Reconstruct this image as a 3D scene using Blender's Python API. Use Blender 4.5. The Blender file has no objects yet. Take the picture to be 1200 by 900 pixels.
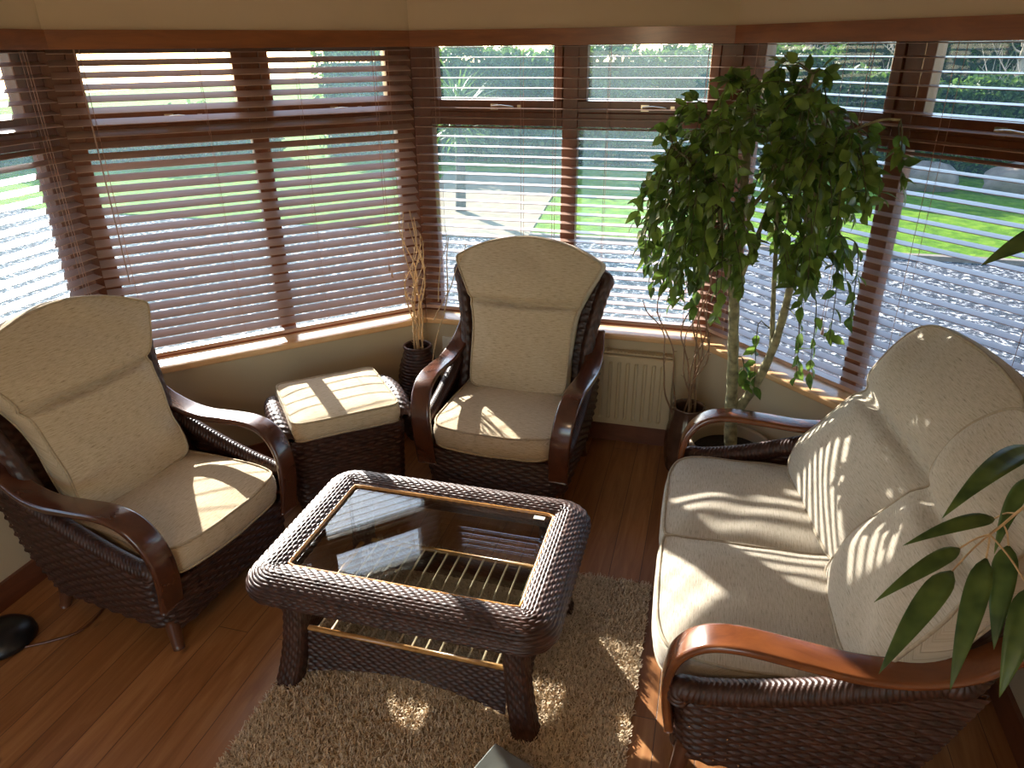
import bpy, math, random
import numpy as np
from mathutils import Vector
random.seed(7); rng = np.random.default_rng(7)
PI = math.pi
scene = bpy.context.scene
COL = scene.collection
S2 = math.sqrt(0.5)

# ------------------------------------------------------------------ materials
def new_mat(name):
    m = bpy.data.materials.new(name); m.use_nodes = True
    nt = m.node_tree; nt.nodes.clear()
    out = nt.nodes.new('ShaderNodeOutputMaterial'); b = nt.nodes.new('ShaderNodeBsdfPrincipled')
    nt.links.new(b.outputs[0], out.inputs[0])
    return m, nt, b
def N(nt, typ, **kw):
    n = nt.nodes.new(typ)
    for k, v in kw.items():
        if k in n.inputs: n.inputs[k].default_value = v
        else: setattr(n, k, v)
    return n
def L(nt, a, b): nt.links.new(a, b)
def coords(nt, kind, scale=(1, 1, 1), rot=(0, 0, 0)):
    tc = N(nt, 'ShaderNodeTexCoord'); mp = N(nt, 'ShaderNodeMapping')
    mp.inputs['Scale'].default_value = scale; mp.inputs['Rotation'].default_value = rot
    L(nt, tc.outputs[kind], mp.inputs[0]); return mp.outputs[0]
def ramp(nt, fac, stops):
    r = N(nt, 'ShaderNodeValToRGB'); e = r.color_ramp.elements
    while len(e) < len(stops): e.new(0.5)
    for i, (p, c) in enumerate(stops): e[i].position = p; e[i].color = (*c, 1)
    L(nt, fac, r.inputs[0]); return r.outputs[0]
def bump(nt, b, h, strength, dist=0.002):
    bm = N(nt, 'ShaderNodeBump', Strength=strength, Distance=dist)
    L(nt, h, bm.inputs['Height']); L(nt, bm.outputs[0], b.inputs['Normal'])
def simple(name, col, rough=0.5, metal=0.0, noise=0.0, nscale=20, spec=0.5):
    m, nt, b = new_mat(name)
    b.inputs['Roughness'].default_value = rough; b.inputs['Metallic'].default_value = metal
    b.inputs['Specular IOR Level'].default_value = spec
    if noise:
        t = N(nt, 'ShaderNodeTexNoise', Scale=nscale, Detail=4.0); L(nt, coords(nt, 'Object'), t.inputs['Vector'])
        lo = tuple(c * (1 - noise) for c in col); hi = tuple(min(1, c * (1 + noise)) for c in col)
        L(nt, ramp(nt, t.outputs['Fac'], [(0.3, lo), (0.7, hi)]), b.inputs['Base Color'])
    else: b.inputs['Base Color'].default_value = (*col, 1)
    return m
def wood(name, dark, light, scale, rough=0.35, coat=0.3, kind='Object', spec=0.5):
    m, nt, b = new_mat(name)
    v = coords(nt, kind, scale)
    t = N(nt, 'ShaderNodeTexNoise', Scale=1.0, Detail=6.0, Roughness=0.65, Distortion=0.6); L(nt, v, t.inputs['Vector'])
    L(nt, ramp(nt, t.outputs['Fac'], [(0.3, dark), (0.7, light)]), b.inputs['Base Color'])
    b.inputs['Roughness'].default_value = rough; b.inputs['Coat Weight'].default_value = coat; b.inputs['Coat Roughness'].default_value = 0.15
    b.inputs['Specular IOR Level'].default_value = spec
    bump(nt, b, t.outputs['Fac'], 0.08, 0.001)
    return m
def fabric(name, lo, hi, sc=(160, 420, 1), streak=(26, 230, 1)):
    m, nt, b = new_mat(name)
    t = N(nt, 'ShaderNodeTexNoise', Scale=1.0, Detail=3.0, Roughness=0.7); L(nt, coords(nt, 'UV', streak), t.inputs['Vector'])
    c1 = ramp(nt, t.outputs['Fac'], [(0.30, tuple(x * 0.52 for x in lo)), (0.39, lo), (0.52, tuple((x + y) / 2 for x, y in zip(lo, hi))), (0.72, hi)])
    L(nt, c1, b.inputs['Base Color'])
    t2 = N(nt, 'ShaderNodeTexNoise', Scale=1.0, Detail=2.0); L(nt, coords(nt, 'UV', sc), t2.inputs['Vector'])
    ad = N(nt, 'ShaderNodeMath', operation='ADD'); L(nt, t.outputs['Fac'], ad.inputs[0]); L(nt, t2.outputs['Fac'], ad.inputs[1])
    b.inputs['Roughness'].default_value = 0.92; b.inputs['Specular IOR Level'].default_value = 0.15
    b.inputs['Sheen Weight'].default_value = 0.15
    bump(nt, b, ad.outputs[0], 0.55, 0.0025)
    return m
def glass_mat(name, haze=0.04, tint=(1, 1, 1), refl=1.0):
    m = bpy.data.materials.new(name); m.use_nodes = True; nt = m.node_tree; nt.nodes.clear()
    out = N(nt, 'ShaderNodeOutputMaterial'); tr = N(nt, 'ShaderNodeBsdfTransparent'); gl = N(nt, 'ShaderNodeBsdfGlossy')
    tr.inputs[0].default_value = (*tint, 1); gl.inputs['Roughness'].default_value = 0.0
    fr = N(nt, 'ShaderNodeFresnel', IOR=1.5); ge = N(nt, 'ShaderNodeNewGeometry'); ir = N(nt, 'ShaderNodeMapRange')
    ir.inputs['To Min'].default_value = 1.5; ir.inputs['To Max'].default_value = 1 / 1.5
    L(nt, ge.outputs['Backfacing'], ir.inputs['Value']); L(nt, ir.outputs[0], fr.inputs['IOR']); mx = N(nt, 'ShaderNodeMixShader')
    sc = N(nt, 'ShaderNodeMath', operation='MULTIPLY'); sc.inputs[1].default_value = refl
    L(nt, fr.outputs[0], sc.inputs[0]); L(nt, sc.outputs[0], mx.inputs[0]); L(nt, tr.outputs[0], mx.inputs[1]); L(nt, gl.outputs[0], mx.inputs[2])
    if haze:
        tl = N(nt, 'ShaderNodeBsdfTranslucent'); tl.inputs[0].default_value = (0.50, 0.85, 1, 1)
        m2 = N(nt, 'ShaderNodeMixShader')
        t = N(nt, 'ShaderNodeTexNoise', Scale=9.0, Detail=5.0, Roughness=0.7); L(nt, coords(nt, 'Object'), t.inputs['Vector'])
        mr = N(nt, 'ShaderNodeMapRange'); mr.inputs['To Min'].default_value = haze * 0.5; mr.inputs['To Max'].default_value = haze * 1.6
        L(nt, t.outputs['Fac'], mr.inputs['Value']); L(nt, mr.outputs[0], m2.inputs[0])
        L(nt, mx.outputs[0], m2.inputs[1]); L(nt, tl.outputs[0], m2.inputs[2]); L(nt, m2.outputs[0], out.inputs[0])
    else: L(nt, mx.outputs[0], out.inputs[0])
    return m
def leaf_mat(name, lo, hi, trans=0.35, rough=0.35):
    m, nt, b = new_mat(name)
    t = N(nt, 'ShaderNodeTexNoise', Scale=14.0, Detail=2.0); L(nt, coords(nt, 'Object'), t.inputs['Vector'])
    c = ramp(nt, t.outputs['Fac'], [(0.35, lo), (0.65, hi)]); L(nt, c, b.inputs['Base Color'])
    b.inputs['Roughness'].default_value = rough
    tl = N(nt, 'ShaderNodeBsdfTranslucent'); L(nt, c, tl.inputs[0]); mx = N(nt, 'ShaderNodeMixShader'); mx.inputs[0].default_value = trans
    out = [n for n in nt.nodes if n.type == 'OUTPUT_MATERIAL'][0]
    L(nt, b.outputs[0], mx.inputs[1]); L(nt, tl.outputs[0], mx.inputs[2]); L(nt, mx.outputs[0], out.inputs[0])
    return m
def floor_mat():
    m, nt, b = new_mat('floor_planks')
    v = coords(nt, 'Object', (1, 1, 1), (0, 0, PI / 2))
    br = N(nt, 'ShaderNodeTexBrick', Scale=1.0); br.offset = 0.37; br.offset_frequency = 2
    br.inputs['Brick Width'].default_value = 1.9; br.inputs['Row Height'].default_value = 0.14
    br.inputs['Mortar Size'].default_value = 0.0016; br.inputs['Mortar Smooth'].default_value = 0.3
    br.inputs['Color1'].default_value = (0, 0, 0, 1); br.inputs['Color2'].default_value = (1, 1, 1, 1); br.inputs['Mortar'].default_value = (0.5, 0.5, 0.5, 1)
    L(nt, v, br.inputs['Vector'])
    g = N(nt, 'ShaderNodeTexNoise', Scale=1.0, Detail=6.0, Roughness=0.6, Distortion=0.8); L(nt, coords(nt, 'Object', (26, 2.2, 1)), g.inputs['Vector'])
    grain = ramp(nt, g.outputs['Fac'], [(0.25, (0.25, 0.098, 0.031)), (0.5, (0.385, 0.170, 0.060)), (0.75, (0.50, 0.26, 0.105))])
    hs = N(nt, 'ShaderNodeMix', data_type='RGBA', blend_type='MULTIPLY'); hs.inputs[0].default_value = 1
    tone = ramp(nt, br.outputs['Color'], [(0.0, (0.66, 0.58, 0.52)), (0.5, (0.85, 0.82, 0.78)), (1.0, (1.0, 1.0, 1.0))])
    L(nt, grain, hs.inputs[6]); L(nt, tone, hs.inputs[7])
    # knots
    vo = N(nt, 'ShaderNodeTexVoronoi', Scale=1.0); vo.inputs['Randomness'].default_value = 1.0; L(nt, coords(nt, 'Object', (4.2, 2.1, 1)), vo.inputs['Vector'])
    kn = ramp(nt, vo.outputs['Distance'], [(0.035, (0.10, 0.04, 0.02)), (0.085, (1, 1, 1))])
    k2 = N(nt, 'ShaderNodeMix', data_type='RGBA', blend_type='MULTIPLY'); k2.inputs[0].default_value = 0.9
    L(nt, hs.outputs[2], k2.inputs[6]); L(nt, kn, k2.inputs[7])
    gap = N(nt, 'ShaderNodeMix', data_type='RGBA'); L(nt, br.outputs['Fac'], gap.inputs[0]); L(nt, k2.outputs[2], gap.inputs[6]); gap.inputs[7].default_value = (0.07, 0.03, 0.015, 1)
    L(nt, gap.outputs[2], b.inputs['Base Color'])
    b.inputs['Roughness'].default_value = 0.38; b.inputs['Coat Weight'].default_value = 0.15; b.inputs['Coat Roughness'].default_value = 0.3
    inv = N(nt, 'ShaderNodeMath', operation='SUBTRACT'); inv.inputs[0].default_value = 1; L(nt, br.outputs['Fac'], inv.inputs[1])
    bump(nt, b, inv.outputs[0], 0.5, 0.002)
    return m
def ground_noise(name, cols, scale, detail=8, bumpd=0.0):
    m, nt, b = new_mat(name)
    t = N(nt, 'ShaderNodeTexNoise', Scale=scale, Detail=float(detail), Roughness=0.75); L(nt, coords(nt, 'Object'), t.inputs['Vector'])
    L(nt, ramp(nt, t.outputs['Fac'], cols), b.inputs['Base Color']); b.inputs['Roughness'].default_value = 1.0; b.inputs['Specular IOR Level'].default_value = 0.05
    if bumpd: bump(nt, b, t.outputs['Fac'], 1.0, bumpd)
    return m
M = {}
M['wall'] = simple('cream_paint', (0.57, 0.47, 0.31), 0.8, noise=0.03, nscale=3)
M['ceil'] = simple('ceiling_paint', (0.75, 0.72, 0.66), 0.9)
M['frame'] = wood('mahogany_frame', (0.10, 0.028, 0.010), (0.20, 0.062, 0.021), (9, 9, 3), 0.35, 0.25)
M['slat'] = wood('slat_wood', (0.33, 0.205, 0.155), (0.44, 0.29, 0.225), (3, 3, 30), 0.33, 0.35)
M['pelmet'] = wood('pelmet_wood', (0.16, 0.046, 0.008), (0.28, 0.095, 0.020), (3, 3, 22), 0.35, 0.3)
M['sill'] = wood('sill_pine', (0.58, 0.33, 0.14), (0.78, 0.51, 0.26), (5, 5, 30), 0.35, 0.3)
M['skirt'] = wood('skirting_wood', (0.13, 0.04, 0.02), (0.22, 0.075, 0.035), (4, 4, 18), 0.4, 0.2)
M['floor'] = floor_mat()
M['wicker'] = simple('brown_wicker', (0.046, 0.017, 0.0105), 0.43, noise=0.5, nscale=35, spec=0.5)
M['arm'] = wood('mahogany_bentwood', (0.050, 0.015, 0.008), (0.105, 0.032, 0.015), (10, 4, 10), 0.22, 0.7)
M['armred'] = wood('red_bentwood', (0.10, 0.028, 0.010), (0.20, 0.062, 0.019), (10, 4, 10), 0.22, 0.7)
M['leg'] = wood('dark_leg', (0.08, 0.028, 0.014), (0.14, 0.05, 0.022), (12, 12, 3), 0.35, 0.2)
M['fab'] = fabric('beige_chenille', (0.47, 0.365, 0.23), (0.63, 0.515, 0.355))
M['fab2'] = fabric('grey_beige_chenille', (0.42, 0.365, 0.285), (0.55, 0.49, 0.395))
M['pipe'] = simple('piping', (0.42, 0.33, 0.21), 0.9, noise=0.15, nscale=80)
M['pipe2'] = simple('grey_piping', (0.36, 0.30, 0.215), 0.9, noise=0.15, nscale=80)
M['bead'] = wood('honey_bead', (0.38, 0.17, 0.045), (0.55, 0.28, 0.09), (30, 30, 30), 0.25, 0.6)
M['rod'] = simple('pale_rod', (0.62, 0.47, 0.30), 0.35)
M['pane'] = glass_mat('window_glass', 0.021)
M['tglass'] = glass_mat('table_glass', 0.0, (0.78, 0.82, 0.80), 1.7)
M['metal'] = simple('brass_metal', (0.75, 0.66, 0.5), 0.3, 1.0)
M['white'] = simple('white_plastic', (0.75, 0.72, 0.62), 0.4)
M['rad'] = simple('radiator_enamel', (0.60, 0.49, 0.31), 0.4)
M['cord'] = simple('blind_cord', (0.45, 0.25, 0.17), 0.8)
M['black'] = simple('black_plastic', (0.008, 0.008, 0.009), 0.35)
M['greybox'] = simple('grey_card', (0.115, 0.108, 0.096), 0.45, noise=0.06, nscale=60)
M['greydark'] = simple('dark_gap', (0.03, 0.03, 0.03), 0.6)
M['rug'] = simple('rug_base', (0.36, 0.26, 0.16), 1.0)
M['pile'] = simple('rug_pile', (0.66, 0.525, 0.36), 0.95, noise=0.25, nscale=60)
M['leafy'] = leaf_mat('fig_leaf', (0.055, 0.12, 0.02), (0.21, 0.33, 0.06), 0.45, 0.30)
M['bleaf'] = leaf_mat('bamboo_leaf', (0.055, 0.105, 0.026), (0.15, 0.225, 0.055), 0.35, 0.38)
M['bark'] = simple('fig_bark', (0.27, 0.25, 0.14), 0.85, noise=0.5, nscale=30)
M['greentwig'] = simple('fig_twig', (0.085, 0.085, 0.035), 0.8)
M['twig'] = simple('willow_twig', (0.52, 0.35, 0.18), 0.7, noise=0.3, nscale=30)
M['twigd'] = simple('dark_twig', (0.24, 0.14, 0.075), 0.7, noise=0.3, nscale=30)
M['vase'] = simple('brown_glaze', (0.085, 0.045, 0.03), 0.15, noise=0.3, nscale=12, spec=0.8)
M['pot'] = simple('tan_pot', (0.34, 0.26, 0.175), 0.5)
M['soil'] = simple('soil', (0.02, 0.014, 0.01), 1.0, noise=0.5, nscale=60)
M['gravel'] = ground_noise('grey_gravel', [(0.42, (0.03, 0.035, 0.045)), (0.53, (0.075, 0.08, 0.10)), (0.60, (0.55, 0.54, 0.52))], 19, 5, 0.03)
M['lawn'] = ground_noise('lawn_grass', [(0.3, (0.025, 0.075, 0.004)), (0.52, (0.10, 0.20, 0.012)), (0.75, (0.26, 0.33, 0.035))], 5.0, 10, 0.05)
M['paving'] = ground_noise('cream_paving', [(0.3, (0.17, 0.145, 0.10)), (0.7, (0.26, 0.23, 0.165))], 5, 6)
M['hedge'] = leaf_mat('hedge_leaf', (0.03, 0.075, 0.02), (0.11, 0.19, 0.03), 0.5, 0.5)
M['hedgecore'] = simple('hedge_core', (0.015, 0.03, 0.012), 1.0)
M['baretwig'] = simple('bare_twig', (0.36, 0.30, 0.24), 0.9, noise=0.4, nscale=3)
M['palmtrunk'] = simple('palm_trunk', (0.05, 0.04, 0.03), 1.0, noise=0.4, nscale=9)
M['rock'] = simple('garden_rock', (0.17, 0.14, 0.115), 1.0, noise=0.35, nscale=4)

# ------------------------------------------------------------------ mesh helpers
def tag(o, label=None, cat=None, group=None, kind=None):
    if label: o['label'] = label
    if cat: o['category'] = cat
    if group: o['group'] = group
    if kind: o['kind'] = kind
    return o
def empty(name, loc=(0, 0, 0), rz=0):
    o = bpy.data.objects.new(name, None); COL.objects.link(o); o.location = loc; o.rotation_euler = (0, 0, rz); o.empty_display_size = 0.1
    return o
class MB:
    def __init__(s): s.v = []; s.f = []; s.uv = []; s.n = 0
    def add(s, V, F, UV=None):
        V = np.asarray(V, float).reshape(-1, 3); base = s.n
        s.v.append(V); s.uv.append(np.asarray(UV, float) if UV is not None else V[:, :2])
        if isinstance(F, np.ndarray): s.f.append(F + base)
        else:
            g = {}
            for f in F: g.setdefault(len(f), []).append(f)
            for q in g.values(): s.f.append(np.array(q) + base)
        s.n += len(V); return s
    def build(s, name, mat, parent=None, smooth=True):
        V = np.concatenate(s.v); UV = np.concatenate(s.uv)
        me = bpy.data.meshes.new(name)
        nl = sum(f.size for f in s.f); nf = sum(len(f) for f in s.f)
        me.vertices.add(len(V)); me.vertices.foreach_set('co', V.astype(np.float32).ravel())
        me.loops.add(nl); me.polygons.add(nf)
        lv = np.concatenate([f.ravel() for f in s.f]).astype(np.int32)
        sz = np.concatenate([np.full(len(f), f.shape[1]) for f in s.f]); st = np.concatenate([[0], np.cumsum(sz)[:-1]]).astype(np.int32)
        me.loops.foreach_set('vertex_index', lv); me.polygons.foreach_set('loop_start', st)
        me.polygons.foreach_set('use_smooth', np.full(nf, bool(smooth)))
        ul = me.uv_layers.new(name='UVMap'); ul.data.foreach_set('uv', UV[lv].astype(np.float32).ravel())
        me.materials.append(mat); me.update(calc_edges=True); me.validate()
        o = bpy.data.objects.new(name, me); COL.objects.link(o)
        if parent: o.parent = parent
        return o
    # shapes
    def box(s, c, h, R=None):
        V = np.array([[x, y, z] for x in (-1, 1) for y in (-1, 1) for z in (-1, 1)], float) * np.array(h)
        if R is not None: V = V @ np.array(R).T
        return s.add(V + np.array(c), [(0, 1, 3, 2), (4, 6, 7, 5), (0, 4, 5, 1), (2, 3, 7, 6), (0, 2, 6, 4), (1, 5, 7, 3)])
    def hexa(s, P): return s.add(P, [(0, 1, 3, 2), (4, 6, 7, 5), (0, 4, 5, 1), (2, 3, 7, 6), (0, 2, 6, 4), (1, 5, 7, 3)])
    def grid(s, P, cu=False, cv=False, UV=None, keep=None):
        nu, nv = P.shape[:2]
        iu = np.arange(nu if cu else nu - 1); iv = np.arange(nv if cv else nv - 1)
        A, B = np.meshgrid(iu, iv, indexing='ij'); A2 = (A + 1) % nu; B2 = (B + 1) % nv
        F = np.stack([A * nv + B, A2 * nv + B, A2 * nv + B2, A * nv + B2], -1).reshape(-1, 4)
        if keep is not None: F = F[keep(A, B).ravel()]
        return s.add(P.reshape(-1, 3), F, None if UV is None else UV.reshape(-1, 2))
    def tube(s, pts, r, n=8, closed=False, cap=True):
        pts = np.asarray(pts, float); m = len(pts); r = np.broadcast_to(np.asarray(r, float), (m,))
        P, T = frames_ring(pts, r, n, closed)
        s.grid(P, cu=closed, cv=True)
        if cap and not closed:
            b = s.n - m * n
            s.f.append(np.array([[b + k for k in range(n)][::-1]])); s.f.append(np.array([[b + (m - 1) * n + k for k in range(n)]]))
        return s
    def lathe(s, prof, n=32, c=(0, 0, 0), rib=None):
        prof = np.array(prof, float); th = np.linspace(0, 2 * PI, n, endpoint=False)
        rr = prof[:, 0][:, None] * np.ones(n)[None]
        if rib: rr = rr * (1 + rib[0] * np.abs(np.cos(th * rib[1] / 2))[None])
        P = np.stack([rr * np.cos(th), rr * np.sin(th), np.repeat(prof[:, 1][:, None], n, 1)], -1) + np.array(c)
        return s.grid(P, cv=True)
def frames_ring(pts, r, n, closed=False, up=None):
    m = len(pts)
    T = (np.roll(pts, -1, 0) - np.roll(pts, 1, 0)) if closed else np.gradient(pts, axis=0)
    T /= np.linalg.norm(T, axis=1)[:, None] + 1e-12
    a = np.array([0, 0, 1.]) if abs(T[0][2]) < 0.9 else np.array([1., 0, 0])
    x = np.cross(T[0], a); x /= np.linalg.norm(x); X = []
    for i in range(m):
        x = x - T[i] * (x @ T[i]); x /= np.linalg.norm(x); X.append(x.copy())
    X = np.array(X); Y = np.cross(T, X); th = np.linspace(0, 2 * PI, n, endpoint=False)
    P = pts[:, None] + r[:, None, None] * (np.cos(th)[None, :, None] * X[:, None] + np.sin(th)[None, :, None] * Y[:, None])
    return P, T
def catmull(pts, n, closed=False):
    pts = np.asarray(pts, float); m = len(pts)
    if closed: Q = np.vstack([pts[-1], pts, pts[0], pts[1]]); segs = m
    else: Q = np.vstack([2 * pts[0] - pts[1], pts, 2 * pts[-1] - pts[-2]]); segs = m - 1
    out = []
    k = 24
    for i in range(segs):
        p0, p1, p2, p3 = Q[i:i + 4]
        for t in np.linspace(0, 1, k, endpoint=False):
            out.append(0.5 * ((2 * p1) + (-p0 + p2) * t + (2 * p0 - 5 * p1 + 4 * p2 - p3) * t * t + (-p0 + 3 * p1 - 3 * p2 + p3) * t ** 3))
    if not closed: out.append(pts[-1])
    return resample(np.array(out), n, closed)
def resample(P, n, closed=False):
    Q = np.vstack([P, P[:1]]) if closed else P
    d = np.concatenate([[0], np.cumsum(np.linalg.norm(np.diff(Q, axis=0), axis=1))])
    t = np.linspace(0, d[-1], n + 1)[:-1] if closed else np.linspace(0, d[-1], n)
    return np.stack([np.interp(t, d, Q[:, k]) for k in range(Q.shape[1])], 1)
def arclen(P, axis):
    d = np.linalg.norm(np.diff(P, axis=axis), axis=-1); z = np.zeros_like(np.take(d, [0], axis))
    return np.concatenate([z, np.cumsum(d, axis)], axis)
def weave(U, V, row, stake, amp, twill=1.0, slant=0.9, wb=0.55):
    q = V / row; i = np.floor(q); f = q - i
    prof = np.sqrt(np.clip(1 - (2 * f - 1) ** 2, 0, 1)); w = np.cos(PI * U / stake + PI * i * twill + slant * (f - 0.5))
    return amp * prof * (wb + (1 - wb) * w), f, w
def gnormals(P, cu, cv):
    def g(ax, c):
        return (np.roll(P, -1, ax) - np.roll(P, 1, ax)) if c else np.gradient(P, axis=ax)
    n = np.cross(g(0, cu), g(1, cv)); return n / (np.linalg.norm(n, axis=-1)[..., None] + 1e-12)
def wicker(mb, P, row=0.016, stake=0.032, amp=0.005, cu=False, cv=False, twill=1.0, flip=False, LU=None, LV=None, holes=None, back=0.0, slant=0.9, wb=0.55):
    U = arclen(P, 0); V = arclen(P, 1)
    V = np.broadcast_to(V.mean(0, keepdims=True), V.shape) if LV is None else LV
    U = np.broadcast_to(U.mean(1, keepdims=True), U.shape) if LU is None else LU
    if cu: tot = U.max() + np.linalg.norm(P[0] - P[-1], axis=-1).mean(); stake = tot / (2 * max(1, round(tot / (2 * stake))))
    if cv: tot = V.max() + np.linalg.norm(P[:, 0] - P[:, -1], axis=-1).mean(); row = tot / (2 * max(1, round(tot / (2 * row))))
    h, f, w = weave(U, V, row, stake, amp, twill, slant, wb)
    n = gnormals(P, cu, cv) * (-1 if flip else 1)
    keep = None
    if holes is not None:
        bad = (np.abs(w) < holes[0]) & (np.minimum(f, 1 - f) < holes[1])
        keep = lambda A, B: ~bad[A, B]
    mb.grid(P + n * h[..., None], cu, cv, np.stack([U, V], -1), keep)
    if back: mb.grid((P - n * (back - 0.4 * h)[..., None] if isinstance(back, np.ndarray) else P - n * (back + 0.6 * h)[..., None])[::-1], cu, cv, np.stack([U, V], -1)[::-1], None if keep is None else (lambda A, B: ~bad[::-1][A, B]))
    return mb
def strip(mb, pts, W, w, t, n=8):
    """bentwood strip: rounded-rectangle section swept along pts, W = width direction(s)"""
    pts = np.asarray(pts, float); m = len(pts)
    T = np.gradient(pts, axis=0); T /= np.linalg.norm(T, axis=1)[:, None]
    W = np.broadcast_to(np.asarray(W, float), (m, 3)).copy(); W -= T * (W * T).sum(1)[:, None]; W /= np.linalg.norm(W, axis=1)[:, None]
    Nn = np.cross(T, W); w = np.broadcast_to(np.asarray(w, float), (m,)); r = t * 0.42
    sec = []
    for cx, cy, a0 in ((1, 1, 0), (-1, 1, PI / 2), (-1, -1, PI), (1, -1, 1.5 * PI)):
        for k in range(5):
            a = a0 + PI / 2 * k / 4; sec.append((cx, cy, math.cos(a), math.sin(a)))
    sec = np.array(sec)
    X = sec[None, :, 0] * (w[:, None] / 2 - r) + r * sec[None, :, 2]; Y = sec[None, :, 1] * (t / 2 - r) + r * sec[None, :, 3]
    P = pts[:, None] + X[..., None] * W[:, None] + Y[..., None] * Nn[:, None]
    mb.grid(P, cv=True); k = P.shape[1]; b = mb.n - m * k
    mb.f.append(np.array([[b + i for i in range(k)][::-1]])); mb.f.append(np.array([[b + (m - 1) * k + i for i in range(k)]]))
    return mb
def cushion(name, outline, T, e, to3d, mat, parent, center=(0, 0), shape=None, n=120, pipe=0.006, pipemat=None, power=2.6, backdome=1.0, wr=0.003, seed=0):
    """upholstered cushion: outline (closed, in a,b), half depth T at the middle, half edge height e"""
    O = catmull(outline, n, True); C = np.array(center); r = np.random.default_rng(seed)
    ks = [0.03, 0.08, 0.12, 0.16, 0.2, 0.24, 0.28, 0.32, 0.36, 0.4, 0.44, 0.48, 0.52, 0.56, 0.59, 0.62, 0.66, 0.70, 0.73, 0.76, 0.79, 0.84, 0.88, 0.92, 0.95, 0.98, 1.0]
    rows = []
    for k in ks: rows.append((k, e + (T - e) * (1 - k ** power), 1))
    for q in (0.6, 0.2, -0.2, -0.6): rows.append((1 + 0.035 * (1 - q * q), e * q, 0))
    for k in ks[::-1]: rows.append((k, -(e + (T - e) * backdome * (1 - k ** power)), -1))
    ph = r.uniform(0, 6.28, 12); fr = r.uniform(8, 30, (12, 2))
    P = []; UV = []
    for k, c, sd in rows:
        ab = C + (O - C) * k; cc = np.full(n, c, float)
        if shape is not None: cc = shape(ab, cc)
        if sd: cc = cc + sd * wr * (0.3 + k) * sum(np.sin(ab @ fr[i] + ph[i]) for i in range(12)) / 3.5
        P.append(to3d(ab[:, 0], ab[:, 1], cc)); UV.append(ab + (np.array([0, 0]) if sd else np.stack([np.zeros(n), cc], 1)))
    P = np.array(P); UV = np.array(UV); mb = MB(); mb.grid(P.transpose(1, 0, 2), cu=True, UV=UV.transpose(1, 0, 2))
    b = mb.n - P.shape[0] * n; m = P.shape[0]
    mb.f.append(np.array([[b + i * m for i in range(n)][::-1]])); mb.f.append(np.array([[b + i * m + m - 1 for i in range(n)]]))
    o = mb.build(name, mat, parent)
    if pipe:
        pm = MB()
        i1 = len(ks) - 1; i2 = len(ks) + 4
        for i in (i1, i2): pm.tube(P[i], pipe, 6, closed=True)
        pm.build('piping', pipemat or (M['pipe2'] if mat == M['fab2'] else M['pipe']), o)
    return o
def copy_tree(o, parent=None):
    c = o.copy(); COL.objects.link(c)
    if parent: c.parent = parent
    for ch in list(o.children): copy_tree(ch, c)
    return c

# ------------------------------------------------------------------ room shell (a bay of five 1.66 m facets joined at 45 degrees)
FAC = 1.66
pL = np.array([-1.629, 3.911]); pR = np.array([0.031, 3.911]); pF = pL - FAC * np.array([S2, S2]); pF0 = pF - np.array([0, FAC]); pR2 = pR + FAC * np.array([S2, -S2])
facets = {'far_left': (pF0, np.array([0, 1.]), np.array([-1., 0]), 0, 1), 'left': (pF, np.array([S2, S2]), np.array([-S2, S2]), 1, 1),
          'center': (pL, np.array([1., 0]), np.array([0, 1.]), 1, 1), 'right': (pR, np.array([S2, -S2]), np.array([S2, S2]), 1, 1)}
def fp(fc, u, d, z):
    p, ud, nd = fc[:3]; q = p + ud * u + nd * d; return (q[0], q[1], z)
TN = math.tan(PI / 8)
def fbox(mb, fc, u0, u1, d0, d1, z0, z1, m0=False, m1=False):
    """box in facet space; a mitred end follows the 45 degree joint"""
    P = []
    for e in (0, 1):
        for d in (d0, d1):
            for z in (z0, z1):
                u = (u0 - (TN * d if m0 else 0)) if e == 0 else (u1 + (TN * d if m1 else 0))
                P.append(fp(fc, u, d, z))
    mb.hexa(P); return mb
Z_SILL, Z_HEAD = 0.71, 2.285
poly_in = [(pF0[0], -2.4), tuple(pF0), tuple(pF), tuple(pL), tuple(pR), tuple(pR2), (pR2[0], -2.4)]
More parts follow.
